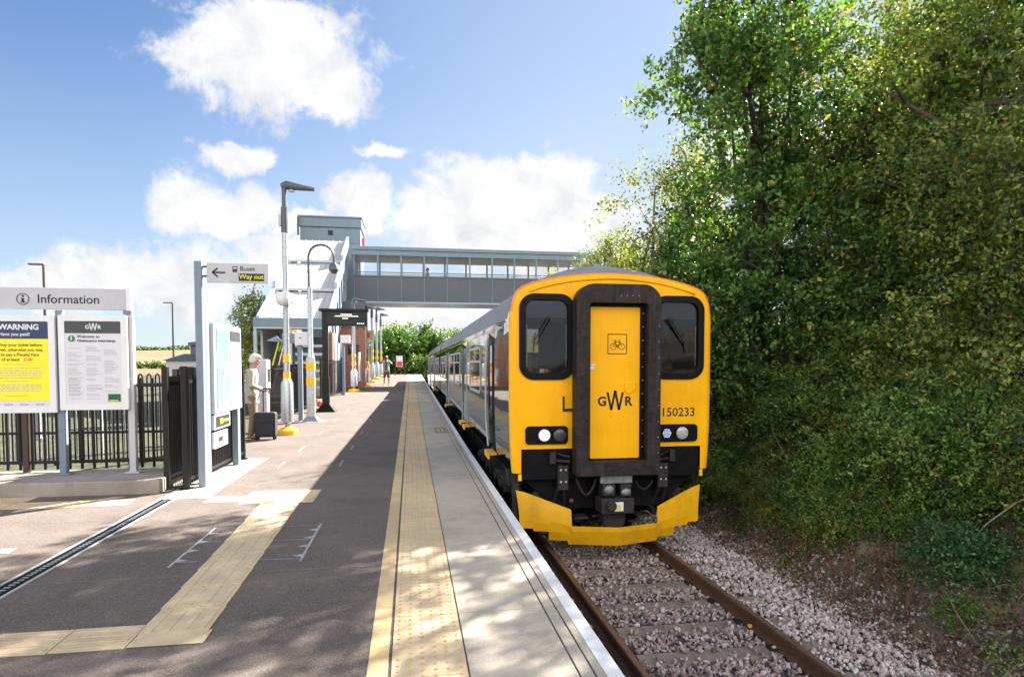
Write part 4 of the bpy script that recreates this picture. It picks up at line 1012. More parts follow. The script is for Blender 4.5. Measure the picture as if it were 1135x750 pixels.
# ================================================================== LAMP POSTS, CAMERAS, DISPLAY
def base_collar(root, x, y, z, m, s=0.23, h=0.1):
    q = MB(); q.tube([(x, y, z), (x, y, z+h*0.6), (x, y, z+h)], [s*1.25, s*1.2, s*0.7], 4 if m is None else 16); return q.build('base_collar', m or M_['yband'], root)
def lamp_post(name, label, x, y, h, head=True, cam=False, group='tall platform lamp posts', wide=1.14, collar=True, bands=(1.22, 1.62), r=0.065):
    z = pz(y); root = thing(name, label, 'lamp post', (x, y, z), group)
    q = MB(); q.tube([(x, y, z), (x, y, z+0.25), (x, y, z+0.28), (x, y, z+wide), (x, y, z+wide+0.14)], [r*0.9, r*1.0, r*2.1, r*2.0, r*1.1], 18); q.build('lower_shaft', M_['galv'], root, smooth='auto')
    q = MB(); q.tube([(x, y, z+wide+0.12), (x, y, z+h*0.82)], [r*1.05, r*0.9], 16); q.build('shaft', M_['galv'], root, smooth='auto')
    q = MB(); q.tube([(x, y, z+h*0.82), (x, y, z+h*0.92), (x, y, z+h*0.921), (x, y, z+h)], [r*1.15, r*1.15, r*0.8, r*0.8], 16); q.build('top_shaft', M_['clad'], root, smooth='auto')
    for bz in bands:
        q = MB(); q.tube([(x, y, z+bz), (x, y, z+bz+0.18)], [r*1.22, r*1.2], 18); q.build('yellow_band', M_['yband'], root, smooth='auto')
    if collar:
        q = MB(); q.tube([(x, y, z+0.001), (x, y, z+0.10), (x, y, z+0.16)], [r*3.6, r*3.5, r*2.0], 16); q.build('base_collar', M_['yband'], root, smooth='auto')
    q = MB()
    q.tube([(x-0.06, y, z+h+0.02), (x+0.05, y, z+h+0.05), (x+0.30, y, z+h+0.02), (x+0.66, y, z+h-0.02)], [0.06, 0.10, 0.075, 0.04], 10); hd = q.build('lamp_head', M_['clad'], root, smooth='auto')
    q = MB(); q.ball((x+0.16, y, z+h-0.07), (0.07, 0.05, 0.04)); q.build('lamp_lens', M_['lampoff'], hd)
    if cam:
        q = MB(); q.tube([(x-0.02, y-0.20, z+3.02), (x-0.02, y-0.20, z+3.16)], [0.16, 0.15], 16); q.ball((x-0.02, y-0.20, z+3.02), (0.155, 0.155, 0.16), 16, 10); q.box(x-0.04, x+0.04, y-0.1, y, z+3.04, z+3.12); q.box(x+0.10, x+0.16, y-0.1, y+0.1, z+2.95, z+3.15)
        q.build('camera_dome', M_['white'], root, smooth='auto')
        q = MB(); q.box(x-0.12, x-0.065, y-0.06, y+0.06, z+4.65, z+4.9); q.build('sensor_box', M_['silver'], root)
    return root
lamp_post('lamp_post', 'tallest nearest steel lamp post with yellow bands and a white camera dome', -2.75, 14.84, 5.5, cam=True)
l3 = lamp_post('lamp_post', 'steel lamp post standing by the orange brick block, its lamp head below the bridge', -2.83, 32.8, 4.6, wide=1.0, bands=(1.35, 1.75), r=0.085, group='tall platform lamp posts')
dup(l3, (-2.62, 37.8, pz(37.8)), label='banded steel pole beside the worker in orange, just past the brick block', scale=(1, 1, 1.0))
dup(l3, (-2.6, 44.5, pz(44.5)), label='tall banded lamp post left of the man with the camera', scale=(1, 1, 1.18))
dup(l3, (-2.62, 51.0, pz(51)), label='far lamp post second from the end of the platform', scale=(1, 1, 1.2))
dup(l3, (-2.55, 56.5, pz(56.5)), label='farthest lamp post near the end of the platform', scale=(1, 1, 1.18))

def swan(x, y):
    z = pz(y); root = thing('camera_pole', 'swan neck steel pole carrying a hanging dome camera, square banded base', 'camera pole', (x, y, z))
    q = MB(); q.box(x-0.105, x+0.105, y-0.105, y+0.105, z+0.12, z+1.72); q.build('lower_shaft', M_['galv'], root, bevel=0.015)
    q = MB(); q.tube([(x, y, z+1.72), (x, y, z+1.84), (x, y, z+3.62)], [0.11, 0.07, 0.065], 14); q.build('shaft', M_['galv'], root, smooth='auto')
    q = MB(); cx = x+0.30
    pts = [(x-0.02, y, z+3.6), (x-0.02, y, z+4.42)]+[(x-0.02+0.33*(1-math.cos(math.pi*k/12)), y, z+4.42+0.33*math.sin(math.pi*k/12)) for k in range(1, 13)]+[(x+0.64, y, z+4.28)]
    q.tube(pts, 0.032, 10); q.build('swan_neck', M_['clad'], root, smooth='auto')
    q = MB(); q.tube([(x+0.64, y, z+4.28), (x+0.64, y, z+4.20), (x+0.64, y, z+4.08)], [0.05, 0.13, 0.14], 14); q.ball((x+0.64, y, z+4.08), (0.10, 0.10, 0.10)); q.build('camera_dome', M_['clad'], root, smooth='auto')
    for bz in (0.98, 1.40):
        q = MB(); q.box(x-0.110, x+0.110, y-0.110, y+0.110, z+bz, z+bz+0.2); q.build('yellow_band', M_['yband'], root, bevel=0.012)
    q = MB(); q.add([(x+sx*w, y+sy*w, z+h) for h, w in ((0.002, 0.22), (0.02, 0.22), (0.15, 0.112)) for sx, sy in ((-1, -1), (1, -1), (1, 1), (-1, 1))],
                    [(0, 1, 5, 4), (1, 2, 6, 5), (2, 3, 7, 6), (3, 0, 4, 7), (4, 5, 9, 8), (5, 6, 10, 9), (6, 7, 11, 10), (7, 4, 8, 11), (8, 9, 10, 11), (3, 2, 1, 0)])
    q.build('base_plate', M_['galv'], root)
    q = MB(); q.box(x-0.3, x+0.35, y-0.3, y+0.3, z-0.05, z+0.012); q.build('footing', M_['slab'], root)
swan(-2.66, 17.7)

def display(x, y):
    z = pz(y); root = thing('train_display', 'black post holding a wide dark departure screen over the platform', 'display screen', (x, y, z))
    q = MB(); q.box(x-0.09, x+0.09, y-0.09, y+0.09, z+0.02, z+3.25); q.box(x-0.11, x+0.11, y-0.11, y+0.11, z+0.02, z+1.1); q.build('post', M_['black'], root, bevel=0.012)
    q = MB(); q.add([(x+sx*w, y+sy*w, z+h) for h, w in ((0.0, 0.30), (0.02, 0.30), (0.24, 0.115)) for sx, sy in ((-1, -1), (1, -1), (1, 1), (-1, 1))],
                    [(0, 1, 5, 4), (1, 2, 6, 5), (2, 3, 7, 6), (3, 0, 4, 7), (4, 5, 9, 8), (5, 6, 10, 9), (6, 7, 11, 10), (7, 4, 8, 11), (8, 9, 10, 11), (3, 2, 1, 0)]); q.build('base_plate', M_['black'], root)
    q = MB(); q.box(x-0.17, x+1.36, y-0.16, y+0.16, z+3.20, z+3.28); q.build('canopy', M_['black'], root, bevel=0.01)
    q = MB(); q.box(x+0.03, x+1.32, y-0.13, y+0.13, z+2.74, z+3.197); h_ = q.build('housing', M_['black'], root, bevel=0.012)
    q = MB(); q.box(x+0.07, x+1.28, y-0.136, y-0.1305, z+2.78, z+3.16); q.build('screen', M_['screen'], h_)
    q = MB(); rg = random.Random(3)
    for zz, a, b_ in ((3.085, 0.5, 0.8), (3.03, 0.32, 1.02), (2.96, 0.55, 0.72)):
        xx = x+a
        while xx < x+b_: w = rg.uniform(0.02, 0.05); q.box(xx, xx+w, y-0.140, y-0.137, z+zz, z+zz+0.026); xx += w+0.012
    for k in range(4): q.box(x+1.0+0.06*k, x+1.04+0.06*k, y-0.140, y-0.137, z+2.80, z+2.825)
    q.build('screen_text', M_['amber'], h_)
display(-2.68, 20.9)

def box_post(x, y, label, h=2.42, arm=True, w=0.36):
    z = pz(y); root = thing('help_point', label, 'help point', (x, y, z), 'white boxes on grey posts')
    q = MB(); q.box(x-0.06, x+0.06, y-0.06, y+0.06, z, z+h-0.35); q.build('post', M_['slate'], root, bevel=0.006)
    q = MB(); q.box(x-0.12, x-0.12+w, y-0.12, y+0.14, z+h-0.36, z+h); q.build('box', M_['white'], root, bevel=0.012)
    if arm:
        q = MB(); q.box(x-0.45, x-0.123, y-0.1, y+0.1, z+h-0.30, z+h-0.04); q.build('side_unit', M_['slate'], root, bevel=0.01)
        q = MB(); q.add([(x-0.85, y-0.15, z+h-0.24), (x-0.46, y-0.15, z+h-0.28), (x-0.46, y+0.15, z+h-0.28), (x-0.85, y+0.15, z+h-0.24), (x-0.6, y, z+h-0.10)], [(0, 1, 4), (1, 2, 4), (2, 3, 4), (3, 0, 4), (3, 2, 1, 0)]); q.build('hood', M_['slate'], root)
        q = MB(); q.cyl((x+0.03, y-0.125, z+h-0.16), (x+0.03, y-0.118, z+h-0.16), 0.022, n=10); q.build('button', M_['ink'], root)
        q = MB(); q.box(x-0.2, x-0.05, y-0.1, y+0.06, z+h+0.003, z+h+0.05); q.build('yellow_plate', M_['yband'], root)
box_post(-2.98, 18.0, 'white box with dark side hood on a grey post beside the swan neck pole')
box_post(-3.05, 30.0, 'smaller white box on a plain post in front of the brick block', 2.75, False, 0.42)

tk = thing('ticket_machine', 'pale grey ticket cabinet standing behind the traveller with white hair', 'ticket machine', (-3.45, 15.3, pz(15.3)))
q = MB(); q.box(-3.50, -3.24, 15.1, 15.5, pz(15.3), 1.72); q.build('cabinet', M_['silver'], tk, bevel=0.02)
q = MB(); q.box(-3.237, -3.232, 15.18, 15.42, 1.2, 1.5); q.build('screen', M_['sideglass'], tk)
q = MB(); q.box(-3.237, -3.225, 15.2, 15.4, 0.95, 1.05); q.build('slot', M_['dark'], tk)
tk2 = thing('notice_panel', 'white upright notice panel beside the far banded lamp post', 'notice panel', (-2.7, 34.0, pz(34)))
q = MB(); q.box(-2.66, -2.60, 33.6, 34.6, pz(34)+0.5, pz(34)+2.0); q.build('panel', M_['white'], tk2, bevel=0.01)
for yy in (33.7, 34.5):
    q = MB(); q.box(-2.69, -2.67, yy-0.03, yy+0.03, pz(34), pz(34)+2.0); q.build('post', M_['slate'], tk2)
hs = thing('barrier_roll', 'orange and white safety barrier roll leaning on the fence by the black display post', 'barrier', (-3.0, 22.2, pz(22)))
q = MB(); q.tube([(-3.25, 22.4, pz(22)+0.26), (-3.1, 22.25, pz(22)+0.20), (-2.95, 22.0, pz(22)+0.14)], [0.09, 0.12, 0.09], 12); q.build('roll', M_['hivis'], hs, smooth='auto')
q = MB(); q.tube([(-3.08, 22.22, pz(22)+0.19), (-3.04, 22.15, pz(22)+0.175)], [0.126, 0.124], 12); q.build('white_stripe', M_['white'], hs, smooth='auto')
ws_ = thing('platform_end_notice', 'red and white warning notice on two posts at the platform end', 'sign', (-1.0, 62, pz(62)))
z = pz(62); q = MB(); q.box(-1.35, -0.75, 61.96, 62.0, z+0.85, z+1.9); pn = q.build('sign_panel', M_['white'], ws_)
q = MB(); q.box(-1.3, -0.8, 61.94, 61.957, z+0.9, z+1.35); q.build('red_block', M_['redpaint'], pn)
for xx in (-1.45, -0.55):
    q = MB(); q.box(xx-0.03, xx+0.03, 61.96, 62.02, z, z+2.0); q.build('post', M_['brownpost'], ws_)
q = MB(); q.box(-2.3, 1.0, 62.05, 62.1, z+0.3, z+0.85)
hsgn = thing('far_sign', 'small cream notice plate on a post left of the far lamp posts', 'sign', (-3.0, 42.5, pz(42.5)))
z = pz(42.5); q = MB(); q.box(-3.05, -2.35, 42.45, 42.5, z+2.9, z+3.5); q.build('sign_panel', M_['coping'], hsgn); q = MB(); q.box(-2.74, -2.66, 42.5, 42.58, z, z+3.5); q.build('post', M_['galv'], hsgn); q = MB(); q.box(-2.82, -2.62, 42.43, 42.448, z+3.05, z+3.35); q.build('mark', M_['redpaint'], hsgn)

def street_lamp(x, y, h, label, z0=-0.7):
    root = thing('street_lamp', label, 'street lamp', (x, y, z0), 'distant street lamps')
    q = MB(); q.tube([(x, y, z0), (x, y, h)], [0.09, 0.06], 10); q.build('pole', M_['brownpost'], root)
    q = MB(); q.box(x-0.75, x+0.06, y-0.12, y+0.12, h, h+0.09); q.build('lamp_head', M_['clad'], root, bevel=0.02)
street_lamp(-20.6, 40, 7.25, 'dark street lamp rising behind the Information board')
street_lamp(-20.7, 60, 7.0, 'dark street lamp beyond the white kiosk')
# ================================================================== TRAIN
TO = (2.70, 8.2, -0.92)
def T(): return MB(TO)
def w_(x, y, z): return (x+TO[0], y+TO[1], z+TO[2])
train = thing('diesel_train', 'yellow fronted two carriage diesel train stopped at the platform', 'train', TO)
HALF = [(1.375, 1.08), (1.40, 1.45), (1.41, 2.0), (1.41, 2.6), (1.405, 2.93), (1.385, 3.14), (1.33, 3.33), (1.19, 3.50), (0.9, 3.665), (0.5, 3.80), (0.0, 3.87)]
NOSE = [(1.375, 1.08), (1.40, 1.45), (1.41, 2.0), (1.41, 2.6), (1.41, 3.0), (1.405, 3.22), (1.365, 3.40), (1.24, 3.525), (0.9, 3.62), (0.5, 3.68), (0.0, 3.705)]
def fine(P):
    out = []
    for i in range(len(P)-1):
        p0 = P[i-1] if i else P[0]; p1, p2 = P[i], P[i+1]
        p3 = P[i+2] if i+2 < len(P) else (-P[i][0], P[i][1])
        out += [p1, tuple((-p0[k]+9*p1[k]+9*p2[k]-p3[k])/16 for k in (0, 1))]
    return out+[P[-1]]
lift = lambda P, k: [(x, z+k*max(0, z-3.0)/0.87) for x, z in P]
HALF, NOSE = fine(lift(HALF, 0.07)), fine(lift(NOSE, 0.065))
def nose_ring(y, t, shrink):
    pts = []
    for (x, z), (x2, z2) in zip(NOSE, HALF):
        xx, zz = x+(x2-x)*t, z+(z2-z)*t
        pts.append((max(0, xx-shrink), y, zz-(shrink*0.8 if z > 3.1 else 0)))
    return [(-a, b_, c) for a, b_, c in pts]+[p for p in pts[-2::-1]]
def ring(y, ins=0.0, shrink=0.0, sub=None):
    pts = []
    for x, z in HALF:
        xx = x-(ins if z <= 2.93 else 0)
        if shrink: xx = max(0, xx-shrink); z = z-(shrink if z > 3.2 else 0)
        pts.append((xx, y, z))
    return [(-a, b_, c) for a, b_, c in pts]+[p for p in pts[-2::-1]]
def carriage(y0, y1, doors, name, front):
    root_body = None
    st = [(y0, 0)]
    for a, c in doors: st += [(a, 0), (a+0.012, 0.055), (c-0.012, 0.055), (c, 0)]
    st.append((y1, 0))
    # subdivide long runs so that reflections waver
    full = []
    for (ya, ia), (yb, ib) in zip(st, st[1:]):
        full.append((ya, ia)); n = int((yb-ya)/1.2)
        full += [(ya+(yb-ya)*k/n, ia) for k in range(1, n)] if ia == ib and n > 1 else []
    full.append(st[-1])
    rings = [ring(y, i) for y, i in full]; n = len(rings[0])
    side = T(); roof = T()
    for i in range(len(rings)-1):
        for k in range(n-1):
            tgt = roof if 10 <= k <= n-12 else side
            tgt.add([rings[i][k], rings[i][k+1], rings[i+1][k+1], rings[i+1][k]], [(0, 1, 2, 3)])
    side.add(rings[-1], [tuple(range(n))])
    s = side.build(name, M_['green'], train); shade_auto(s, 25)
    for p in s.data.polygons: p.use_smooth = True
    r = roof.build(name.replace('body', 'roof'), M_['trainroof'], train); shade_auto(r, 60)
    for p in r.data.polygons: p.use_smooth = True
    q = T()                                     # gutter line along the cantrail
    for sx in (-1, 1): q.tube([(sx*1.385, y0, 3.07), (sx*1.385, y1, 3.07)], 0.014, 6)
    q.build('cantrail_gutter', M_['orangeline'], r)
    q = T()
    for k in range(int((y1-y0)/1.6)): q.tube([(x, y0+0.8+1.6*k, z+0.004) for x, y, z in ring(0)[10:-10]], 0.008, 5)
    q.build_each('roof_rib', M_['trainroof'], r)
    return s
def side_window(parent, y0, y1, z0=1.98, z1=2.86, hopper=True):
    for sx in (-1, 1):
        q = T(); a = sx*1.412; b_ = sx*1.428
        q.prism(rrect(y0, y1, z0, z1, 0.09, 4), 'x', min(a, b_), max(a, b_), holes=[rrect(y0+0.05, y1-0.05, z0+0.05, z1-0.05, 0.06, 4)])
        if hopper:
            q.box(min(a, b_), max(a, b_), y0+0.05, y1-0.05, z1-0.30, z1-0.26)
            q.box(min(a, b_), max(a, b_), (y0+y1)/2-0.02, (y0+y1)/2+0.02, z1-0.26, z1-0.05)
        f = q.build('window', M_['silver'] if hopper else M_['seal'], parent)
        q = T(); c, d = sx*1.4125, sx*1.418
        q.prism(rrect(y0+0.045, y1-0.045, z0+0.045, z1-0.045, 0.06, 4), 'x', min(c, d), max(c, d)); q.build('pane', M_['sideglass'], parent)
def door_pair(parent, y0, y1):
    for sx in (-1, 1):
        mid = (y0+y1)/2
        for a, c in ((y0+0.03, mid-0.008), (mid+0.008, y1-0.03)):
            q = T(); xa, xb = sx*1.365, sx*1.385
            q.box(min(xa, xb), max(xa, xb), a, c, 1.16, 2.92); d = q.build('door', M_['doorgrey'], parent)
            q = T(); xa, xb = sx*1.386, sx*1.391
            q.prism(rrect(a+0.12, c-0.12, 1.85, 2.78, 0.08, 4), 'x', min(xa, xb), max(xa, xb)); q.build('door_window', M_['sideglass'], parent)
        q = T(); xa, xb = sx*1.395, sx*1.425
        for yy in (y0-0.05, y1+0.02): q.box(min(xa, xb), max(xa, xb), yy, yy+0.03, 1.12, 2.95)
        q.build('door_pillar', M_['doorgrey'], parent)
body = carriage(0.62, 19.7, [(1.55, 2.35), (6.5, 7.75), (13.6, 14.85)], 'body', True)
side_window(body, 1.68, 2.2, 1.75, 2.88, False)
for a, c in ((3.5, 5.6), (8.5, 10.5), (10.8, 12.8), (15.4, 17.2), (17.5, 19.2)): side_window(body, a, c)
for a, c in ((6.5, 7.75), (13.6, 14.85)): door_pair(body, a, c)
q = T()
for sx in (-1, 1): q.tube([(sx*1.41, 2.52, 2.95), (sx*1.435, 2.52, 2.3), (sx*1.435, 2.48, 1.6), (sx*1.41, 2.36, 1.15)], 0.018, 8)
q.build_each('door_edge_gleam', M_['silver'], body)  # light curved strips put in for the reflection along the cab door edge
rear = carriage(20.4, 40.0, [(26.2, 27.45), (33.3, 34.55)], 'rear_body', False)
for a, c in ((21.2, 23.0), (23.4, 25.2), (28.2, 30.2), (30.6, 32.6), (35.2, 37.2), (37.5, 39.3)): side_window(rear, a, c)
for a, c in ((26.2, 27.45), (33.3, 34.55)): door_pair(rear, a, c)
q = T(); q.box(-0.75, 0.75, 19.72, 20.38, 1.1, 3.3); q.build('corridor_bellows', M_['trainblack'], train)

# yellow nose
rg_ = [nose_ring(0.0, 0, 0.06), nose_ring(0.012, 0, 0.030), nose_ring(0.03, 0.0, 0.006), nose_ring(0.10, 0.03, -0.002), nose_ring(0.30, 0.62, -0.001), nose_ring(0.62, 1, 0)]
q = T(); n = len(rg_[0])
for i in range(5):
    for k in range(n-1):
        top = 10 <= k <= n-12
        mi = (0 if i < 1 else 1 if i == 1 else 2) if top else (0 if i < 3 else 3)
        q.add([rg_[i][k], rg_[i][k+1], rg_[i+1][k+1], rg_[i+1][k]], [(0, 1, 2, 3)], mi)
out = [(x, z) for x, y, z in rg_[0]]
outline = out+[(1.26, 1.08), (1.26, 1.40), (-1.26, 1.40), (-1.26, 1.08)]
WL = rrect(-1.235, -0.595, 2.375, 3.40, 0.15, 6); WR = rrect(0.595, 1.235, 2.375, 3.40, 0.15, 6)
GW = rrect(-0.40, 0.40, 1.42, 3.34, 0.02, 1)
for s in (-1, 1):
    half = [p for p in out if p[0]*s > 0.01]
    if s < 0: loop = half+[(0, out[len(out)//2][1]), (0, 1.40), (-1.26, 1.40), (-1.26, 1.08)]
    else: loop = [(0, out[len(out)//2][1])]+half+[(1.26, 1.08), (1.26, 1.40), (0, 1.40)]
    hole = WL if s < 0 else WR
    tri = tessellate_polygon([[Vector((p[0], p[1], 0)) for p in l] for l in (loop, hole)])
    fl = loop+hole
    q.add([(p[0], 0.0, p[1]) for p in fl], [tuple(t) for t in tri], 0)
q.build('front_panel', [M_['yellow'], M_['orangeline'], M_['trainroof'], M_['green']], train); fp = train.children[-1]
fp = [c for c in train.children if c.name.startswith('front_panel')][0]
bm = bmesh.new(); bm.from_mesh(fp.data); bmesh.ops.remove_doubles(bm, verts=bm.verts, dist=0.0005); bmesh.ops.recalc_face_normals(bm, faces=bm.faces); bm.to_mesh(fp.data); bm.free()
# raised lip over the front
q = T(); pts = [(x*0.975, -0.004, z-0.035) for x, y, z in nose_ring(0, 0, 0.06)[14:-14]]
q.tube(pts, 0.014, 6); q.build('rain_lip', M_['yellow'], fp, smooth=True)
q = T(); q.box(-0.66, -0.645, -0.006, 0.0, 3.48, 3.60); q.box(0.645, 0.66, -0.006, 0.0, 3.48, 3.60); q.build('panel_seam', M_['yellow'], fp)
# cab windows
def windscreen(x0, x1, s):
    q = T(); q.prism(rrect(x0-0.055, x1+0.055, 2.32, 3.455, 0.20, 7), 'y', -0.028, 0.05, holes=[rrect(x0+0.03, x1-0.03, 2.405, 3.37, 0.13, 7)])
    f = q.build('windscreen', M_['seal'], train, bevel=0.006)
    q = T(); q.prism(rrect(x0+0.012, x1-0.012, 2.388, 3.385, 0.14, 6), 'y', 0.012, 0.018); q.build('pane', M_['cabglass'], f)
    q = T(); q.prism(rrect(x0+0.05, x1-0.05, 3.14, 3.355, (0.01, 0.01, 0.11, 0.11), 5), 'y', 0.03, 0.036); q.build('sun_visor', M_['visor'] if s < 0 else M_['cabwall'], f)
    q = T(); q.box(x0+0.02, x1-0.02, 0.024, 0.04, 3.085, 3.12); q.build('window_bar', M_['seal'], f)
    q = T()
    for xx in (x0+0.045, x1-0.06): q.box(xx, xx+0.015, 0.022, 0.03, 2.50, 3.05)
    q.build('heater_strip', M_['ironlight'], f)
    q = T(); px = -0.86 if s < 0 else 0.80
    ex, ez = (-1.07, 2.78) if s < 0 else (1.02, 2.78)
    q.cyl((px, -0.005, 3.13), (px, -0.05, 3.13), 0.025, n=10); q.cyl((px-0.04*s*-1, -0.005, 3.14), (px-0.04*s*-1, -0.04, 3.14), 0.018, n=8)
    q.tube([(px, -0.045, 3.12), (ex, -0.05, ez)], [0.012, 0.008], 6); q.tube([(px-0.05, -0.04, 3.13), (ex-0.03, -0.04, ez+0.04)], [0.009, 0.007], 6)
    q.bar((ex-0.01, -0.038, ez+0.16), (ex-0.01+0.03*s, -0.038, ez-0.12), 0.006, 0.014)
    q.build('wiper', M_['iron'], f)
    return f
wsl = windscreen(-1.235, -0.595, -1); wsr = windscreen(0.595, 1.235, 1)
q = T(); q.box(-1.17, -1.02, 0.06, 0.066, 2.68, 2.99); nb = q.build('cab_notice', M_['white'], wsl)
q = T(); q.box(-1.15, -1.04, 0.054, 0.0595, 2.70, 2.77); q.build('yellow_strip', M_['yprint'], wsl)
q = T(); q.prism([(-1.135, 2.80), (-1.055, 2.80), (-1.095, 2.93)], 'y', 0.054, 0.0595); q.build('yellow_triangle', M_['yprint'], wsl)
q = T(); q.box(-1.0, -0.945, 0.05, 0.08, 2.415, 2.465); q.build('white_label', M_['white'], wsl)
q = T(); q.box(-0.943, -0.885, 0.05, 0.08, 2.415, 2.465); q.build('red_label', M_['redpaint'], wsl)
# cab interior
q = T(); q.prism([(-1.33, 1.2), (1.33, 1.2), (1.33, 3.15), (1.05, 3.46), (-1.05, 3.46), (-1.33, 3.15)], 'y', 1.5, 1.54); q.box(-1.33, 1.33, 0.2, 1.498, 1.22, 1.26); q.box(-1.0, 1.0, 0.2, 1.498, 3.45, 3.48)
for sx in (-0.5, 0.5): q.box(sx-0.02, sx+0.02, 0.02, 1.5, 1.26, 3.45)
ci = q.build('cab_interior', M_['cabwall'], train)
q = T(); q.prism([(0.12, 1.3), (0.75, 1.3), (0.75, 2.05), (0.55, 2.15), (0.25, 2.28), (0.12, 2.28)], 'x', -1.28, -0.55); q.prism([(0.12, 1.3), (0.6, 1.3), (0.6, 2.1), (0.12, 2.25)], 'x', 0.55, 1.28); q.build_each('desk', M_['trainblack'], ci)
q = T(); q.box(-1.18, -0.82, 1.05, 1.2, 1.75, 2.35); q.box(-1.18, -0.82, 0.78, 1.2, 1.66, 1.76); q.cyl((-1.0, 1.0, 1.26), (-1.0, 1.0, 1.66), 0.05); q.build('driver_seat', M_['trainblack'], ci, bevel=0.03)
q = T(); q.box(-0.82, -0.74, 1.46, 1.498, 2.45, 2.62); q.cyl((-0.78, 1.44, 2.58), (-0.78, 1.5, 2.58), 0.045); q.build('handset', M_['ironlight'], ci)
# gangway
q = T(); q.prism(rrect(-0.575, 0.575, 1.06, 3.57, (0.03, 0.03, 0.24, 0.24), 8), 'y', -0.25, -0.03, holes=[rrect(-0.40, 0.40, 1.25, 3.33, (0.01, 0.01, 0.05, 0.05), 3)])
gw = q.build('gangway', M_['rubber'], train, bevel=0.022)
q = T(); q.prism(rrect(-0.545, 0.545, 1.10, 3.54, (0.02, 0.02, 0.22, 0.22), 8), 'y', -0.028, 0.0, holes=[rrect(-0.42, 0.42, 1.22, 3.36, 0.03, 3)]); q.build('gangway_backplate', M_['trainblack'], gw)
q = T(); q.prism(rrect(-0.405, 0.405, 1.245, 3.335, 0.02, 2), 'y', -0.12, -0.05, holes=[rrect(-0.352, 0.335, 1.27, 3.285, 0.02, 2)]); q.build('gangway_inner_frame', M_['seal'], gw, bevel=0.006)
q = T()
for k in range(11): q.ball((0.370, -0.124, 1.42+0.178*k), (0.011, 0.006, 0.011), 8, 5)
for k in range(9): q.ball((0.545, -0.252, 1.35+0.21*k), (0.009, 0.004, 0.009), 8, 5)
for k in range(4): q.ball((0.02+0.08*k, -0.252, 3.42), (0.009, 0.004, 0.009), 8, 5)
q.build('rivets', M_['ironlight'], gw)
q = T(); q.box(-0.07, -0.064, -0.253, -0.2505, 3.335, 3.565); q.build('gangway_joint', M_['trainblack'], gw)
q = T(); q.box(-0.36, 0.34, -0.10, -0.055, 1.265, 3.29); dr_ = q.build('gangway_door', M_['yellow'], train, bevel=0.008)
DY = TO[1]-0.1015
# cycle pictogram in its square
q = T(); cx, cz = 0.02, 2.795
q.prism(rrect(cx-0.135, cx+0.135, cz-0.135, cz+0.135, 0.012, 3), 'y', -0.1035, -0.1005, holes=[rrect(cx-0.124, cx+0.124, cz-0.124, cz+0.124, 0.008, 3)])
for wx in (-0.058, 0.058):
    c = (cx+wx, cz-0.033); q.prism([(c[0]+0.045*math.cos(2*math.pi*k/28), c[1]+0.045*math.sin(2*math.pi*k/28)) for k in range(28)], 'y', -0.1035, -0.1005, holes=[[(c[0]+0.038*math.cos(2*math.pi*k/28), c[1]+0.038*math.sin(2*math.pi*k/28)) for k in range(28)]])
Lb = lambda a, b_: q.bar((cx+a[0], -0.102, cz+a[1]), (cx+b_[0], -0.102, cz+b_[1]), 0.003, 0.0075)
for a, b_ in (((-0.058, -0.033), (-0.03, 0.03)), ((-0.03, 0.03), (0.038, 0.03)), ((0.058, -0.033), (0.03, 0.052)), ((-0.03, 0.03), (0.0, -0.033)), ((0.0, -0.033), (0.038, 0.03)), ((-0.058, -0.033), (0.0, -0.033)), ((-0.035, 0.045), (-0.03, 0.03)), ((-0.052, 0.047), (-0.022, 0.047)), ((0.03, 0.052), (0.012, 0.058)), ((0.0, -0.033), (0.008, -0.055))): Lb(a, b_)
q.build('cycle_pictogram', M_['ink'], dr_)
gwr('emblem', 2.70-0.005, 2.035-0.92, 0.43, DY-0.001, M_['ink'], dr_)
q = T(); q.prism([(0.12, 2.275), (0.28, 2.275), (0.28, 2.195), (0.18, 2.12), (0.12, 2.17)], 'y', -0.118, -0.1005); q.build('door_latch_cover', M_['yellow'], dr_, bevel=0.006)
q = T(); q.box(-0.35, -0.30, -0.104, -0.1005, 2.46, 2.50); q.box(-0.34, -0.27, -0.104, -0.1005, 2.51, 2.53); q.build('scuff', M_['white'], dr_)
text('number', '150233', 0.168, w_(0.93, -0.0015, 1.865), M_['ink'], fp, bold=0.0015)
q = T(); q.box(-0.70, -0.675, -0.02, 0.0, 1.90, 2.10); q.box(-0.675, -0.565, -0.02, 0.0, 1.90, 1.935); q.build('black_bracket', M_['ink'], fp, bevel=0.004)
# lamp pods
def pod(x0, x1, on):
    q = T(); q.prism(rrect(x0, x1, 1.465, 1.705, 0.05, 5), 'y', -0.03, 0.02); p = q.build('lamp_pod', M_['seal'], train, bevel=0.012)
    for (cx, kind) in on:
        q = T(); r = 0.088 if kind != 'led' else 0.072
        q.cyl((cx, -0.045, 1.585), (cx, -0.02, 1.585), r+0.012, n=24); q.build('lamp_rim', M_['trainblack'], p)
        q = T()
        if kind == 'led':
            for i in range(-3, 4):
                for j in range(-3, 4):
                    px_, pz_ = i*0.019+(0.0095 if j % 2 else 0), j*0.0175
                    if px_*px_+pz_*pz_ < 0.066**2: q.ball((cx+px_, -0.047, 1.585+pz_), (0.006, 0.004, 0.006), 6, 4)
            q.build('marker_light', M_['led'], p)
        else:
            if kind == 'on':
                q.ball((cx, -0.040, 1.585), (r, 0.018, r), 24, 8); q.build('lamp_reflector', M_['lampoff'], p, smooth=True); q = MB(TO); r = 0.066
            q.ball((cx, -0.048, 1.585), (r, 0.02, r), 24, 8); q.build('headlight' if kind != 'tail' else 'tail_light', {'on': M_['lampon'], 'off': M_['lampoff'], 'tail': M_['lens_dark']}[kind], p, smooth=True)
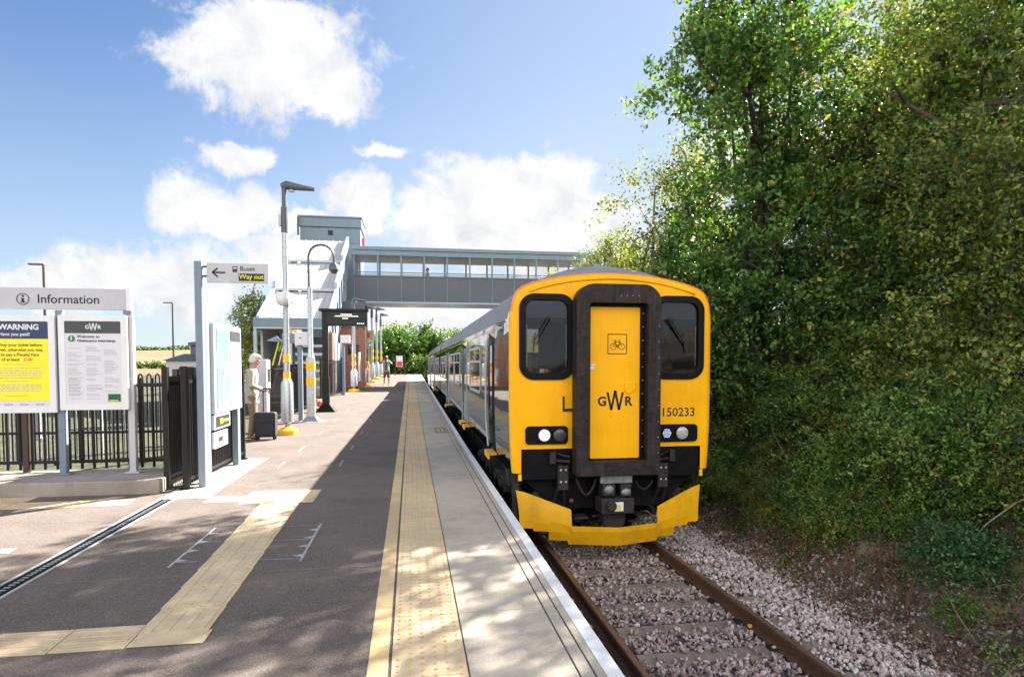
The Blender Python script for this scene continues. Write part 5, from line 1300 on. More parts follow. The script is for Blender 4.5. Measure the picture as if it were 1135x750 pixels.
pod(-1.205, -0.63, ((-0.955, 'on'), (-0.745, 'tail')))
pod(0.63, 1.205, ((0.755, 'led'), (0.975, 'off')))
# dark lower front, headstock, coupler
q = T(); q.box(-1.255, 1.255, 0.03, 0.10, 0.98, 1.42); q.prism([(-1.25, 1.0), (1.25, 1.0), (0.75, 0.55), (-0.75, 0.55)], 'y', 0.16, 0.28); q.box(-1.2, 1.2, 0.9, 1.1, 0.3, 1.1); q.build('headstock', M_['trainblack'], train, bevel=0.01)
q = T()
for sx in (-1, 1):
    q.box(sx*0.70-0.07, sx*0.70+0.07, -0.06, 0.03, 0.85, 1.18)
    q.bar((sx*0.62, -0.10, 1.30), (sx*0.80, 0.0, 1.34), 0.02, 0.02); q.bar((sx*0.62, -0.10, 1.24), (sx*0.84, 0.0, 1.24), 0.02, 0.03)
    q.box(sx*0.84-0.04, sx*0.84+0.04, -0.05, 0.03, 1.2, 1.36); q.bar((sx*0.68, 0.0, 0.86), (sx*0.62, 0.22, 0.55), 0.04, 0.04); q.bar((sx*0.76, 0.0, 0.86), (sx*0.80, 0.25, 0.5), 0.035, 0.035)
    q.box(sx*0.44-0.10, sx*0.44+0.10, -0.02, 0.2, 0.44, 0.47); q.cyl((sx*1.0, 0.2, 0.72), (sx*1.0, 0.32, 0.72), 0.08, n=14)
q.build_each('front_bracket', M_['iron'], train, bevel=0.004)
q = T()
for sx in (-1, 1):
    for dx in (-0.035, 0.035):
        for zz in (0.96, 1.12): q.ball((sx*0.70+dx, -0.064, zz), 0.016, 8, 6)
q.build('bolt_heads', M_['silver'], train)
q = T(); q.box(-0.22, 0.22, -0.16, 0.05, 0.94, 1.045); q.box(-0.20, -0.03, -0.22, 0.0, 0.78, 0.938); q.box(0.05, 0.2, -0.2, 0.0, 0.76, 0.93); q.box(-0.23, 0.22, -0.26, 0.05, 0.55, 0.757); q.cyl((-0.1, -0.30, 0.66), (-0.1, -0.24, 0.66), 0.07); q.cyl((0.0, -0.1, 0.44), (0.0, 0.1, 0.44), 0.16)
cpl = q.build('coupler', M_['iron'], train, bevel=0.014)
q = T(); q.ball((-0.12, -0.225, 0.87), (0.07, 0.03, 0.06)); q.ball((0.12, -0.215, 0.83), (0.07, 0.03, 0.05)); q.box(-0.22, 0.22, -0.165, -0.162, 0.945, 1.04); q.build('coupler_face', M_['ironlight'], cpl)
q = T(); q.box(-0.055, 0.065, -0.268, -0.262, 0.59, 0.71); q.build('warning_label', M_['white'], cpl)
q = T(); q.prism([(-0.035, 0.61), (0.045, 0.61), (0.005, 0.69)], 'y', -0.272, -0.2685); q.build('warning_triangle', M_['yprint'], cpl)
q = T(); q.bar((0.005, -0.2735, 0.64), (0.005, -0.2735, 0.672), 0.002, 0.008); q.build('warning_mark', M_['ink'], cpl)
q = T()
q.tube([(-0.52+0.28*t, -0.05, 1.0-0.9*t*(1-t)) for t in [k/10 for k in range(11)]], 0.018, 8); q.tube([(-0.24, -0.05, 1.0), (-0.2, -0.1, 1.0)], 0.018, 8)
q.tube([(0.3+0.25*t, -0.05, 0.95-0.5*t*(1-t)) for t in [k/8 for k in range(9)]], 0.016, 8)
q.build_each('brake_hose', M_['rubber'], train, smooth=True)
q = T(); q.ball((-0.56, 0.05, 0.68), 0.034); q.build('red_tap', M_['deadwood'], train)
# plough: curved blade, stepped lower edge, notch round the coupler
def blade():
    V = lambda x, z: (x, 0.35*abs(x)/1.28-0.2+0.10*max(0, (z-0.36))**1.3*1.2-(0.09 if z > 0.33 else 0.09*(z-0.1)/0.23), z)
    top = lambda x: (0.83-(1.25-x)*(0.24/0.66)) if x >= 0.60 else 0.375
    def low(x):
        if x > 1.09: return 0.335
        if x > 0.885: return 0.295
        if x > 0.63: return 0.165
        return 0.11
    xs = [0, 0.15, 0.3, 0.45, 0.595, 0.605, 0.625, 0.635, 0.76, 0.88, 0.89, 1.0, 1.085, 1.095, 1.18, 1.27]
    q = T()
    for s in (-1, 1):
        rows = []
        for x in xs:
            zt, zl = top(x), low(x)
            zs = [zl+(zt-zl)*t for t in (0, 0.25, 0.5, 0.75, 1)]
            fx = lambda z: x+(0.045*max(0, (z-0.33)/0.5)**2 if x > 1.2 else 0)
            rows.append([(fx(z),)+V(x, z)[1:] for z in zs])
        n = 5
        vv = [(s*p[0], p[1], p[2]) for r_ in rows for p in r_]; m0 = len(vv)
        vv += [(p[0], p[1]+0.018, p[2]) for p in vv]
        F = []
        for i in range(len(xs)-1):
            for k in range(n-1):
                a, b_, c, d = i*n+k, i*n+k+1, (i+1)*n+k+1, (i+1)*n+k
                F += [(a, b_, c, d), (m0+d, m0+c, m0+b_, m0+a)]
            for k in (0, n-1): F.append((i*n+k, (i+1)*n+k, m0+(i+1)*n+k, m0+i*n+k))
        i = len(xs)-1
        for k in range(n-1): F.append((i*n+k, i*n+k+1, m0+i*n+k+1, m0+i*n+k))
        q.add(vv, F)
    return q.build('plough', M_['plough'], train)
pg = blade(); shade_auto(pg, 30)
q = T()
for sx in (-1, 1): q.bar((sx*0.6, 0.0, 0.5), (sx*0.6, 0.9, 0.6), 0.06, 0.08); q.bar((sx*1.1, 0.1, 0.6), (sx*1.0, 0.8, 0.9), 0.05, 0.06)
q.build('plough_stay', M_['iron'], pg)
# underframe, wheels, step boards
q = T()
q.box(-1.25, 1.25, 0.3, 39.8, 0.95, 1.075)
for (y0, y1) in ((4.6, 6.2), (6.5, 8.4), (8.8, 10.2), (10.6, 12.6), (13.0, 14.2), (24, 27), (27.6, 30.5), (31, 34)):
    for sx in (-1, 1): q.box(min(sx*0.75, sx*1.26), max(sx*0.75, sx*1.26), y0, y1, 0.35, 0.948)
q.build('underframe', M_['trainblack'], train, bevel=0.02)
for yc in (2.9, 16.6, 23.4, 37.0):
    q = T()
    for sx in (-1, 1):
        q.box(sx*1.0-0.06, sx*1.0+0.06, yc-1.7, yc+1.7, 0.50, 0.72)
        for yy in (yc-1.3, yc+1.3): q.box(sx*1.08-0.12, sx*1.08+0.12, yy-0.16, yy+0.16, 0.28, 0.6); q.tube([(sx*1.15, yy+0.3, 0.66), (sx*1.15, yy+0.3, 0.95)], 0.10, 10)
        q.tube([(sx*1.15, yc, 0.62), (sx*1.15, yc, 0.96)], 0.20, 12)
    q.box(-1.0, 1.0, yc-0.1, yc+0.1, 0.52, 0.70); bg_ = q.build('bogie', M_['iron'], train, bevel=0.01)
    for yy in (yc-1.3, yc+1.3):
        q = T()
        for sx in (-1, 1):
            q.tube([(sx*0.72, yy, 0.42), (sx*0.86, yy, 0.42)], [0.42, 0.42], 28); q.tube([(sx*0.69, yy, 0.42), (sx*0.72, yy, 0.42)], [0.45, 0.45], 28)
        q.tube([(-0.7, yy, 0.42), (0.7, yy, 0.42)], [0.07, 0.07], 10); q.build('wheelset', M_['iron'], bg_)
q = T()
for yy in (0.55, 1.15, 2.2, 3.4):
    q.box(-1.42, -1.15, yy, yy+0.32, 0.72, 0.92); q.cyl((-1.42, yy+0.16, 0.82), (-1.46, yy+0.16, 0.82), 0.07, n=10)
q.box(-1.40, -1.22, 0.25, 0.5, 0.86, 1.07); q.box(-1.36, -1.26, 0.14, 0.24, 0.05+0.30, 1.05)
q.build_each('side_box', M_['iron'], train, bevel=0.01)
for yy in (1.45, 5.9, 7.0, 13.5, 26.2, 33.3):
    q = T(); q.box(-1.52, -1.385, yy, yy+0.55, 1.12, 1.15); q.box(-1.522, -1.50, yy, yy+0.55, 1.06, 1.118); q.build('step_board', M_['yband'], train, bevel=0.004)
q = T(); q.box(-1.30, -1.255, 0.0, 0.02, 0.98, 1.07); q.box(1.255, 1.30, 0.0, 0.02, 0.98, 1.07); q.build('yellow_tag', M_['yband'], train)
# ================================================================== VEGETATION
def leaves_at(rs, origins, dirs, n_per, length, size, spread, tints, droop=0.25):
    """leafy sprays: n_per leaves along each twig"""
    T_ = len(origins)
    t = rs.rand(T_, n_per, 1)
    p = origins[:, None, :]+dirs[:, None, :]*t*length[:, None, None]
    p[..., 2] -= droop*(t[..., 0]**2)*length[:, None]
    p += rs.normal(size=p.shape)*spread
    p = p.reshape(-1, 3); n = len(p)
    s = size*rs.uniform(0.6, 1.35, (n, 1))
    nrm = rs.normal(size=(n, 3)); nrm[:, 2] += 0.55; nrm /= np.linalg.norm(nrm, axis=1)[:, None]
    a = rs.normal(size=(n, 3)); a += np.repeat(dirs, n_per, 0)*0.8; a -= nrm*(a*nrm).sum(1)[:, None]; a /= np.linalg.norm(a, axis=1)[:, None]+1e-9
    b_ = np.cross(nrm, a)
    fold = nrm*s*0.12
    V = np.stack([p-a*s*0.5, p+b_*s*0.30+fold, p+a*s*0.55, p-b_*s*0.30+fold], 1).reshape(-1, 3)
    tt = np.clip(np.repeat(tints, n_per)+rs.normal(size=n)*0.23, 0, 0.96); tt[rs.rand(n) < 0.03] = 1.0
    return V, tt
def crown_mesh(name, seed, lobes, twigs, n_per, size, m, twig_len=(0.35, 0.8), spread=0.06, shell=0.35, droop=0.25, base_tint=0.45, tmul=0.26):
    """lobes: (x,y,z, rx,ry,rz, weight) in the tree's own space"""
    rs = np.random.RandomState(seed)
    L_ = np.array(lobes, float); w = L_[:, 6]/L_[:, 6].sum()
    idx = rs.choice(len(L_), twigs, p=w)
    # leaf clumps on each lobe's shell, with gaps between them
    K = 15
    cdir = rs.normal(size=(len(L_), K, 3)); cdir[..., 2] += 0.15; cdir /= np.linalg.norm(cdir, axis=2)[..., None]
    crad = rs.uniform(shell, 1.0, (len(L_), K))
    ck = rs.randint(0, K, twigs)
    cen = L_[idx, :3]+cdir[idx, ck]*L_[idx, 3:6]*crad[idx, ck][:, None]
    csz = rs.uniform(0.09, 0.20, (len(L_), K))[idx, ck]
    off = rs.normal(size=(twigs, 3)); off[:, 2] *= 0.75
    o = cen+off*L_[idx, 3:6]*csz[:, None]
    d = off/(np.linalg.norm(off, axis=1)[:, None]+1e-9)
    dirs = d*0.7+cdir[idx, ck]*0.5+rs.normal(size=d.shape)*0.4; dirs[:, 2] += 0.1; dirs /= np.linalg.norm(dirs, axis=1)[:, None]
    ln = rs.uniform(*twig_len, twigs)
    ct = rs.uniform(-1, 1, (len(L_), K))[idx, ck]*tmul
    tint = np.clip(base_tint+ct+rs.normal(size=twigs)*0.10, 0, 0.9)
    V, tt = leaves_at(rs, o, dirs, n_per, ln, size, spread, tint, droop)
    F = np.arange(len(V)).reshape(-1, 4)
    return set_mesh(name, V, F, m, tt), o
def trunk_mesh(seed, h, r, lobes, limbs, lean=(0, 0), twigpts=None, m=None):
    rg = random.Random(seed); q = MB()
    pts = [Vector((lean[0]*t*t+rg.uniform(-0.06, 0.06)*h*0.1, lean[1]*t*t+rg.uniform(-0.06, 0.06)*h*0.1, h*t)) for t in [k/7 for k in range(8)]]
    q.tube(pts, [r*(1.25 if k == 0 else 1-0.11*k) for k in range(8)], 9)
    for k in range(limbs):
        l = lobes[k % len(lobes)]; st_ = pts[rg.randint(2, 6)]
        d = Vector((rg.gauss(0, 1), rg.gauss(0, 1), rg.gauss(0.4, 0.6))).normalized()
        en = Vector((l[0]+d.x*l[3]*0.85, l[1]+d.y*l[4]*0.85, l[2]+d.z*l[5]*0.85))
        mid = st_.lerp(en, 0.5)+Vector((rg.uniform(-.2, .2), rg.uniform(-.2, .2), rg.uniform(-.1, .3)))
        rr = r*rg.uniform(0.28, 0.5)
        q.tube([st_, st_.lerp(mid, .5)+Vector((0, 0, .05)), mid, en.lerp(mid, .4), en], [rr, rr*.8, rr*.6, rr*.35, rr*.12], 6)
        for j in range(3):
            s2 = mid.lerp(en, rg.uniform(0, .7)); e2 = s2+Vector((rg.gauss(0, 1), rg.gauss(0, 1), rg.gauss(.2, .7))).normalized()*rg.uniform(.5, 1.1)
            q.tube([s2, s2.lerp(e2, .5)+Vector((0, 0, .06)), e2], [rr*.35, rr*.22, rr*.08], 5)
    return q
def make_tree(name, label, cat, loc, seed, h, crown, twigs, n_per, size, leaf, trunk_r=0.14, limbs=14, group=None, bark='bark', **kw):
    root = thing(name, label, cat, loc, group)
    me, o = crown_mesh('crown', seed, crown, twigs, n_per, size, leaf, **kw)
    link('crown', me, root)
    q = trunk_mesh(seed, h, trunk_r, crown, limbs)
    q.off = Vector((0, 0, 0)); q.V = [v+Vector(loc) for v in q.V]
    q.build('trunk', M_[bark], root, smooth=True)
    return root
def bz(x, y): return float(bank(x, y))
# --- prototypes (built at their own first place, then copied)
def lob(h, r, n, seed, low=0.2):
    rg = random.Random(seed); out = []
    for k in range(n):
        t = low+(0.95-low)*(k+0.5)/n
        rr = r*(0.55+0.55*math.sin(math.pi*min(1, (t-low)/(1-low)*0.85+0.18)))
        a = rg.uniform(0, 6.28); off = r*0.55*rg.uniform(0.3, 1)
        out.append((off*math.cos(a), off*math.sin(a), h*t, rr*rg.uniform(.55, .8), rr*rg.uniform(.55, .8), rr*rg.uniform(.45, .7), 1.0+rr))
    return out
TG = 'trees on the embankment'
tA = make_tree('broadleaf_tree', 'big dark green tree right beside the train front, towering over its roof', 'tree', (6.95, 11.9, bz(6.95, 12)-0.1), 21, 7.6, lob(8.2, 2.45, 12, 1, 0.08)+[(-1.35, -0.2, 7.0, 1.0, 1.0, 0.9, 2.4), (-0.7, -0.3, 8.2, 1.0, 1.0, 0.8, 2.2)], 2300, 24, 0.105, LEAF['dark'], 0.17, 16, TG, base_tint=0.52)
tB = make_tree('broadleaf_tree', 'tall olive green tree filling the top right corner, its leaves glowing in the sun', 'tree', (9.9, 11.6, bz(9.9, 11)-0.1), 22, 7.0, lob(6.9, 3.0, 12, 2, 0.10), 2100, 24, 0.08, LEAF['olive'], 0.2, 18, TG, base_tint=0.5)
tC = make_tree('slender_tree', 'loose olive tree with see-through outer twigs against the sky left of the dark tree', 'tree', (6.2, 15.6, bz(6.2, 15)-0.1), 23, 6.4, lob(7.4, 1.9, 8, 3, 0.15), 1300, 20, 0.085, LEAF['olive'], 0.09, 14, TG, spread=0.11, base_tint=0.55, bark='barkpale')
tD = make_tree('broadleaf_tree', 'fresh green tree with round leaf clumps on the bank right of the dark tree', 'tree', (8.9, 9.6, bz(8.9, 9)-0.1), 24, 6.4, lob(6.0, 2.4, 9, 5, 0.05), 1800, 24, 0.095, LEAF['fresh'], 0.14, 14, TG, base_tint=0.42)
def place(t, x, y, s, rz, label, zs=1.0):
    return dup(t, (x, y, bz(x, y)-0.15), rz, label, TG, (s, s, s*zs))
place(tA, 14.2, 10.6, 0.66, 2.1, 'dark tree in the second row behind the fresh green tree')
place(tB, 11.6, 15.2, 0.72, 0.8, 'olive tree standing behind the big dark tree')
place(tB, 8.6, 6.8, 0.80, 3.7, 'nearest olive tree leaning in above the brown branches')
place(tD, 7.4, 14.6, 0.72, 2.6, 'small fresh green tree wedged between the big dark tree and the loose olive tree')
place(tC, 6.6, 20.2, 0.82, 1.9, 'second loose olive tree farther along the bank behind the train roof')
place(tC, 6.4, 25.0, 0.74, 3.3, 'sparse young tree reaching towards the footbridge')
place(tD, 9.6, 19.5, 0.72, 5.0, 'fresh green tree behind the loose olive trees')
place(tA, 15.0, 17.5, 0.95, 0.4, 'dark tree at the back of the wood beyond the olive tree')
place(tA, 9.8, 29.0, 0.55, 1.3, 'dark tree on the bank just before the footbridge')
place(tD, 8.6, 35.0, 0.62, 2.2, 'fresh green tree on the bank under the footbridge')
place(tC, 8.4, 46.0, 0.8, 2.9, 'loose olive tree on the bank past the footbridge')

# --- trees closing the far end of the line
FG = 'trees beyond the platform end'
fT = make_tree('broadleaf_tree', 'mid green tree straight beyond the platform end', 'tree', (-1.5, 74, -0.4), 31, 6.0, lob(5.9, 3.4, 9, 7, 0.05), 900, 12, 0.30, LEAF['fresh'], 0.2, 8, FG, twig_len=(.5, 1.1), spread=.16, base_tint=0.30)
fU = make_tree('broadleaf_tree', 'darker tree beyond the platform end beside the train', 'tree', (3.6, 76, -0.4), 32, 6.0, lob(6.0, 3.2, 9, 8, 0.05), 900, 12, 0.30, LEAF['dark'], 0.2, 8, FG, twig_len=(.5, 1.1), spread=.16, base_tint=0.35)
for i, (t, x, y, s, l) in enumerate(((fU, -6.0, 80, 1.05, 'dark tree left of the far lamp posts'), (fT, -10.5, 72, 0.9, 'mid green tree behind the brick block'), (fT, 8.2, 82, 1.15, 'mid green tree behind the far end of the train'),
        (fU, 0.6, 86, 1.22, 'dark tree in the second row beyond the platform end'), (fT, -4.2, 88, 1.1, 'mid green tree in the second row left of the platform end'), (fU, 13.0, 78, 1.1, 'dark tree on the right beyond the footbridge'),
        (fT, -15, 84, 1.0, 'mid green tree far left behind the staircase'), (fU, 2.0, 70.5, 0.62, 'small dark tree close behind the platform end notice'), (fT, 5.8, 71, 0.66, 'small mid green tree beside the track at the platform end'))):
    dup(t, (x, y, -0.5), 1.3*i, l, FG, (s, s, s*.82))
# --- young tree beyond the fence on the left
make_tree('young_tree', 'slender young tree with light green leaves left of the staircase', 'tree', (-8.9, 38.0, -0.6), 41, 5.8, [(0.1, 0, 2.2, .75, .75, .9, 1), (-.2, .1, 3.2, 1.0, 1.0, .9, 1.5), (.25, 0, 4.0, 1.0, .95, .9, 1.4), (-.15, 0, 4.9, .8, .8, .8, 1), (.15, 0, 5.7, .5, .5, .8, .6)], 620, 14, 0.13, LEAF['olive'], 0.06, 12, None, base_tint=.8, bark='barkpale', spread=.1)

# --- shrubs on the bank
SG = 'shrubs on the embankment'
def shrub(name, label, loc, seed, r, leaf, twigs, size, **kw):
    root = thing(name, label, 'shrub', loc, SG)
    lobes = [(0.35*r*math.cos(a), 0.35*r*math.sin(a), r*(0.35+0.25*(k % 2)), r*0.75, r*0.75, r*0.55, 1) for k, a in enumerate((0.3, 1.8, 3.3, 4.9))]
    me, o = crown_mesh('foliage', seed, lobes, twigs, 20, size, leaf, twig_len=(.2, .55), spread=.035, tmul=.28, **kw)
    link('foliage', me, root)
    q = MB(); rg = random.Random(seed)
    for k in range(9):
        a = rg.uniform(0, 6.28); rr = rg.uniform(.3, .85)*r; e_ = Vector((rr*math.cos(a), rr*math.sin(a), rg.uniform(.4, .95)*r))
        q.tube([(0.03*math.cos(a), 0.03*math.sin(a), -0.1), e_*0.5+Vector((0, 0, .12)), e_], [.016, .011, .004], 5)
    q.V = [v+Vector(loc) for v in q.V]; q.build('stem', M_['bark'], root)
    return root
def bl(x, y): return (x, y, bz(x, y)-0.08)
sA = shrub('bramble_bush', 'dark green bramble bush in the undergrowth on the embankment', bl(6.9, 9.6), 51, 0.95, LEAF['dark'], 780, 0.055, base_tint=.60)
sB = shrub('leafy_shrub', 'olive green shrub in the undergrowth on the embankment', bl(6.5, 11.6), 52, 1.0, LEAF['olive'], 740, 0.052, base_tint=.5)
sC = shrub('leafy_shrub', 'fresh green shrub in the undergrowth on the embankment', bl(6.3, 8.2), 53, 0.75, LEAF['fresh'], 460, 0.056, base_tint=.5)
sD = shrub('blue_green_shrub', 'blue green shrub low on the bank at the right edge of the photo', bl(5.75, 5.75), 54, 0.42, LEAF['bluish'], 420, 0.04, base_tint=.5)
rg = random.Random(77)
lab = {id(sA): sA['label'], id(sB): sB['label'], id(sC): sC['label']}
for k in range(64):
    y = 5.6+k*0.26+rg.uniform(-.4, .4)
    row = k % 4
    x = (6.15, 6.9, 7.7, 8.6)[row]+rg.uniform(-.3, .3)
    if y < 7.2 and x < 6.5: x += .5
    t = rg.choice((sA, sA, sB, sB, sC)); s = rg.uniform(.6, 1.15)*(0.72 if row == 0 else 1.0)
    dup(t, bl(x, y), rg.uniform(0, 6.28), lab[id(t)], SG, s)
for k in range(22):
    y = 7.3+k*0.33+rg.uniform(-.2, .2); x = 5.75+rg.uniform(-.25, .25)-(0.15 if y > 9 else 0)
    t = rg.choice((sA, sB, sB, sC)); dup(t, bl(x, y), rg.uniform(0, 6.28), lab[id(t)], SG, rg.uniform(.35, .6))
for k in range(8):
    y = 4.6+k*0.35; x = 6.9+rg.uniform(-.4, .5); t = rg.choice((sA, sB, sC)); dup(t, bl(x, y), rg.uniform(0, 6.28), lab[id(t)], SG, rg.uniform(.6, .9))
dup(sC, bl(6.05, 6.9), 1.0, 'small fresh green shrub above the bent brown branch', SG, .55)
dup(sC, bl(5.35, 5.35), 2.0, 'little bright green sapling at the foot of the blue green shrub', SG, .32)

# low creeping leaves and litter over the soil
def cover(name, label, n, yr, xr, size, leaf, seed, dz, tint, dens=None):
    rs = np.random.RandomState(seed)
    y = rs.uniform(*yr, n); x = rs.uniform(*xr, n)
    if dens is not None:
        k = rs.rand(n) < dens(x, y); x, y = x[k], y[k]; n = len(x)
    z = bank(x, y)+np.array([bank_n(a, b_)*min(1, max(0, a-4.5)) for a, b_ in zip(x, y)])+dz*rs.rand(n)+.012
    p = np.stack([x, y, z], 1)
    V, tt = leaves_at(rs, p, np.tile([[-.3, 0, 1.]], (n, 1)), 1, np.full(n, .01), size, .01, np.clip(rs.normal(tint, .2, n), 0, .9), 0)
    me = set_mesh(name, V, np.arange(len(V)).reshape(-1, 4), leaf, tt)
    o = link(name, me); o['kind'] = 'stuff'; o['label'] = label
nz2 = lambda x, y: (np.sin(x*2.9+y*1.3)+np.sin(y*2.1-x*1.7)+np.sin(x*5.3-y*4.1)*.6)
cover('leaf_litter', 'brown dead leaves lying on the bank', 60000, (3.6, 15), (4.55, 8.2), .034, LEAF['litter'], 61, .05, .4)
cover('ground_ivy', 'dark creeping leaves covering the bank', 46000, (4.2, 18), (5.0, 9.0), .045, LEAF['dark'], 62, .16, .28, lambda x, y: np.clip((x-4.9)*.75+nz2(x, y)*.25, 0, 1))
cover('low_weeds', 'small fresh green weeds scattered low on the bank', 22000, (3.8, 13), (4.8, 7.2), .036, LEAF['fresh'], 63, .14, .55, lambda x, y: np.clip(nz2(x*1.9, y*1.9)*.8-.55, 0, 1))
def chips():
    rs = np.random.RandomState(9); n = 2600
    y = rs.uniform(3.4, 11, n); x = 4.6+np.abs(rs.normal(0, .45, n))
    z = bank(x, y)+np.array([bank_n(a, b_)*min(1, max(0, a-4.5)) for a, b_ in zip(x, y)])+.005
    o = stones('strewn_stones', np.stack([x, y, z], 1), rs.uniform(.010, .03, n), bpy.data.materials['ballast_stone'], 3, np.clip(rs.normal(.6, .25, n), 0, 1))
    o['kind'] = 'stuff'; o['label'] = 'loose stones strewn over the foot of the bank'
chips()
# dead stems and bare twigs
def stem(name, label, pts, r, m, forks=()):
    root = MB(); root.tube(pts, [r*(1-.12*k/len(pts)*4) if k else r*1.2 for k in range(len(pts))], 7)
    for f in forks: root.tube(f, [r*.55]+[r*.3]*(len(f)-1), 5)
    o = root.build(name, m, smooth=True); tag(o, label, 'branch', 'dead stems on the bank')
def bp_(x, y, dz): return (x, y, bz(x, y)+dz)
stem('dead_branch', 'hooked orange brown dead branch above the blue green shrub', [bp_(6.2, 6.1, -.05), bp_(6.22, 6.2, .28), bp_(6.15, 6.32, .52), bp_(6.08, 6.40, .66), bp_(5.98, 6.42, .69)], .028, M_['deadwood'], [[bp_(6.21, 6.16, .1), bp_(6.05, 6.05, .02)], [bp_(6.2, 6.15, .05), bp_(6.32, 6.05, -.02)]])
stem('dead_branch', 'straight orange brown stem left of the blue green shrub', [bp_(5.85, 6.75, -.05), bp_(5.82, 6.8, .25), bp_(5.74, 6.85, .5), bp_(5.7, 6.9, .6)], .022, M_['deadwood'])
stem('dead_branch', 'short bent brown stem low on the bare soil', [bp_(5.35, 6.0, -.03), bp_(5.3, 6.05, .12), bp_(5.2, 6.15, .26), bp_(5.18, 6.2, .32)], .016, M_['deadwood'])
stem('bare_twig', 'pale arched twig drooping over the blue green shrub', [bp_(6.25, 5.3, .55), bp_(6.0, 5.4, .62), bp_(5.75, 5.5, .58), bp_(5.55, 5.55, .45)], .009, M_['twig'])
stem('bare_twig', 'thin grey twig lying across the leaves left of the straight stem', [bp_(5.8, 6.95, .2), bp_(5.65, 7.2, .5), bp_(5.55, 7.4, .62)], .008, M_['twig'])
stem('bare_twig', 'long straight grass like stalk near the train', [bp_(5.8, 8.6, .2), bp_(5.75, 9.0, .8), bp_(5.7, 9.3, 1.2)], .006, M_['twig'])
def twigs_():
    rg = random.Random(12); q = MB()
    for k in range(420):
        x = 4.9+abs(rg.gauss(0, 1.1)); y = rg.uniform(3.9, 13); z = bz(x, y)+bank_n(x, y)*min(1, max(0, x-4.5))
        a = rg.uniform(0, 6.28); up = rg.choice((.05, .1, .5, 1.0)); l = rg.uniform(.15, .6)
        d = Vector((math.cos(a), math.sin(a), up)).normalized()*l; p = Vector((x, y, z))
        q.tube([p, p+d*.5+Vector((rg.uniform(-.05, .05), rg.uniform(-.05, .05), .03)), p+d], [.006, .0045, .002], 5, rg.randint(0, 2))
    for k in range(70):
        x = 5.0+abs(rg.gauss(0.3, .7)); y = rg.uniform(4.3, 10); z = bz(x, y)+bank_n(x, y)*min(1, max(0, x-4.5))
        l = rg.uniform(.2, .6); p = Vector((x, y, z-.03)); a = rg.uniform(0, 6.28)
        m1 = p+Vector((.1*math.cos(a)*l, .1*math.sin(a)*l, .6*l)); e1 = p+Vector((.5*math.cos(a)*l, .5*math.sin(a)*l, l))
        q.tube([p, m1, e1], [.011, .009, .004], 5, 1)
    o = q.build('dead_twigs', [M_['twig'], M_['deadwood'], M_['bark']]); o['kind'] = 'stuff'; o['label'] = 'dead twigs and stalks sticking out of the bank'
twigs_()
# hedges on the far hills
def hedge(label, p0, p1, h, seed):
    rs = np.random.RandomState(seed); n = 2600
    t = rs.rand(n); x = p0[0]+(p1[0]-p0[0])*t+rs.normal(0, 1.5, n); y = p0[1]+(p1[1]-p0[1])*t+rs.normal(0, 1.5, n)
    hh = h*(0.55+.45*np.abs(np.sin(t*37+seed)+.6*np.sin(t*91)))
    z = np.array([hill(a, b_) for a, b_ in zip(x, y)])+hh*rs.rand(n)
    V, tt = leaves_at(rs, np.stack([x, y, z], 1), np.tile([[0, 0, 1.]], (n, 1)), 3, np.full(n, 1.), 1.3, .35, rs.uniform(.2, .6, n), 0)
    me = set_mesh('hedgerow', V, np.arange(len(V)).reshape(-1, 4), LEAF['dark'], tt)
    tag(link('hedgerow', me), label, 'hedge', 'hedges on the far hills')
hedge('dark hedge along the skyline of the stubble hill', (-420, 560), (60, 575), 1.4, 1)
hedge('dark hedge crossing the middle of the stubble hill', (-330, 470), (40, 410), 1.8, 2)
hedge('dark hedge at the foot of the stubble hill', (-300, 225), (20, 222), 1.6, 3)

# ================================================================== PEOPLE
def smooth_union(q, name, m, parent, voxel, it=6, fac=0.5):
    """fuse overlapping closed shapes into one continuous surface"""
    o0 = root_loc(parent)
    me = bpy.data.meshes.new('tmp'); me.from_pydata([v for v in q.V], [], q.F)
    bm = bmesh.new(); bm.from_mesh(me); bmesh.ops.recalc_face_normals(bm, faces=bm.faces); bm.to_mesh(me); bm.free()
    t = bpy.data.objects.new('tmp', me); COL.objects.link(t)
    r = t.modifiers.new('r', 'REMESH'); r.mode = 'VOXEL'; r.voxel_size = voxel
    s = t.modifiers.new('s', 'SMOOTH'); s.factor = fac; s.iterations = it
    dg = bpy.context.evaluated_depsgraph_get()
    out = bpy.data.meshes.new_from_object(t.evaluated_get(dg)); out.name = name
    bpy.data.objects.remove(t); bpy.data.meshes.remove(me)
    out.materials.clear(); out.materials.append(m)
    out.polygons.foreach_set('use_smooth', [True]*len(out.polygons))
    return link(name, out, parent)
def torso_rings(prof, lean, n=16):
    return [[(rx*math.cos(2*math.pi*k/n), lean(z)+ry*math.sin(2*math.pi*k/n), z) for k in range(n)] for z, rx, ry in prof]
def add_limb(q, pts, rad):
    q.tube(pts, rad, 12)
    for p, r in zip(pts, rad): q.ball(p, r*1.01, 12, 8)
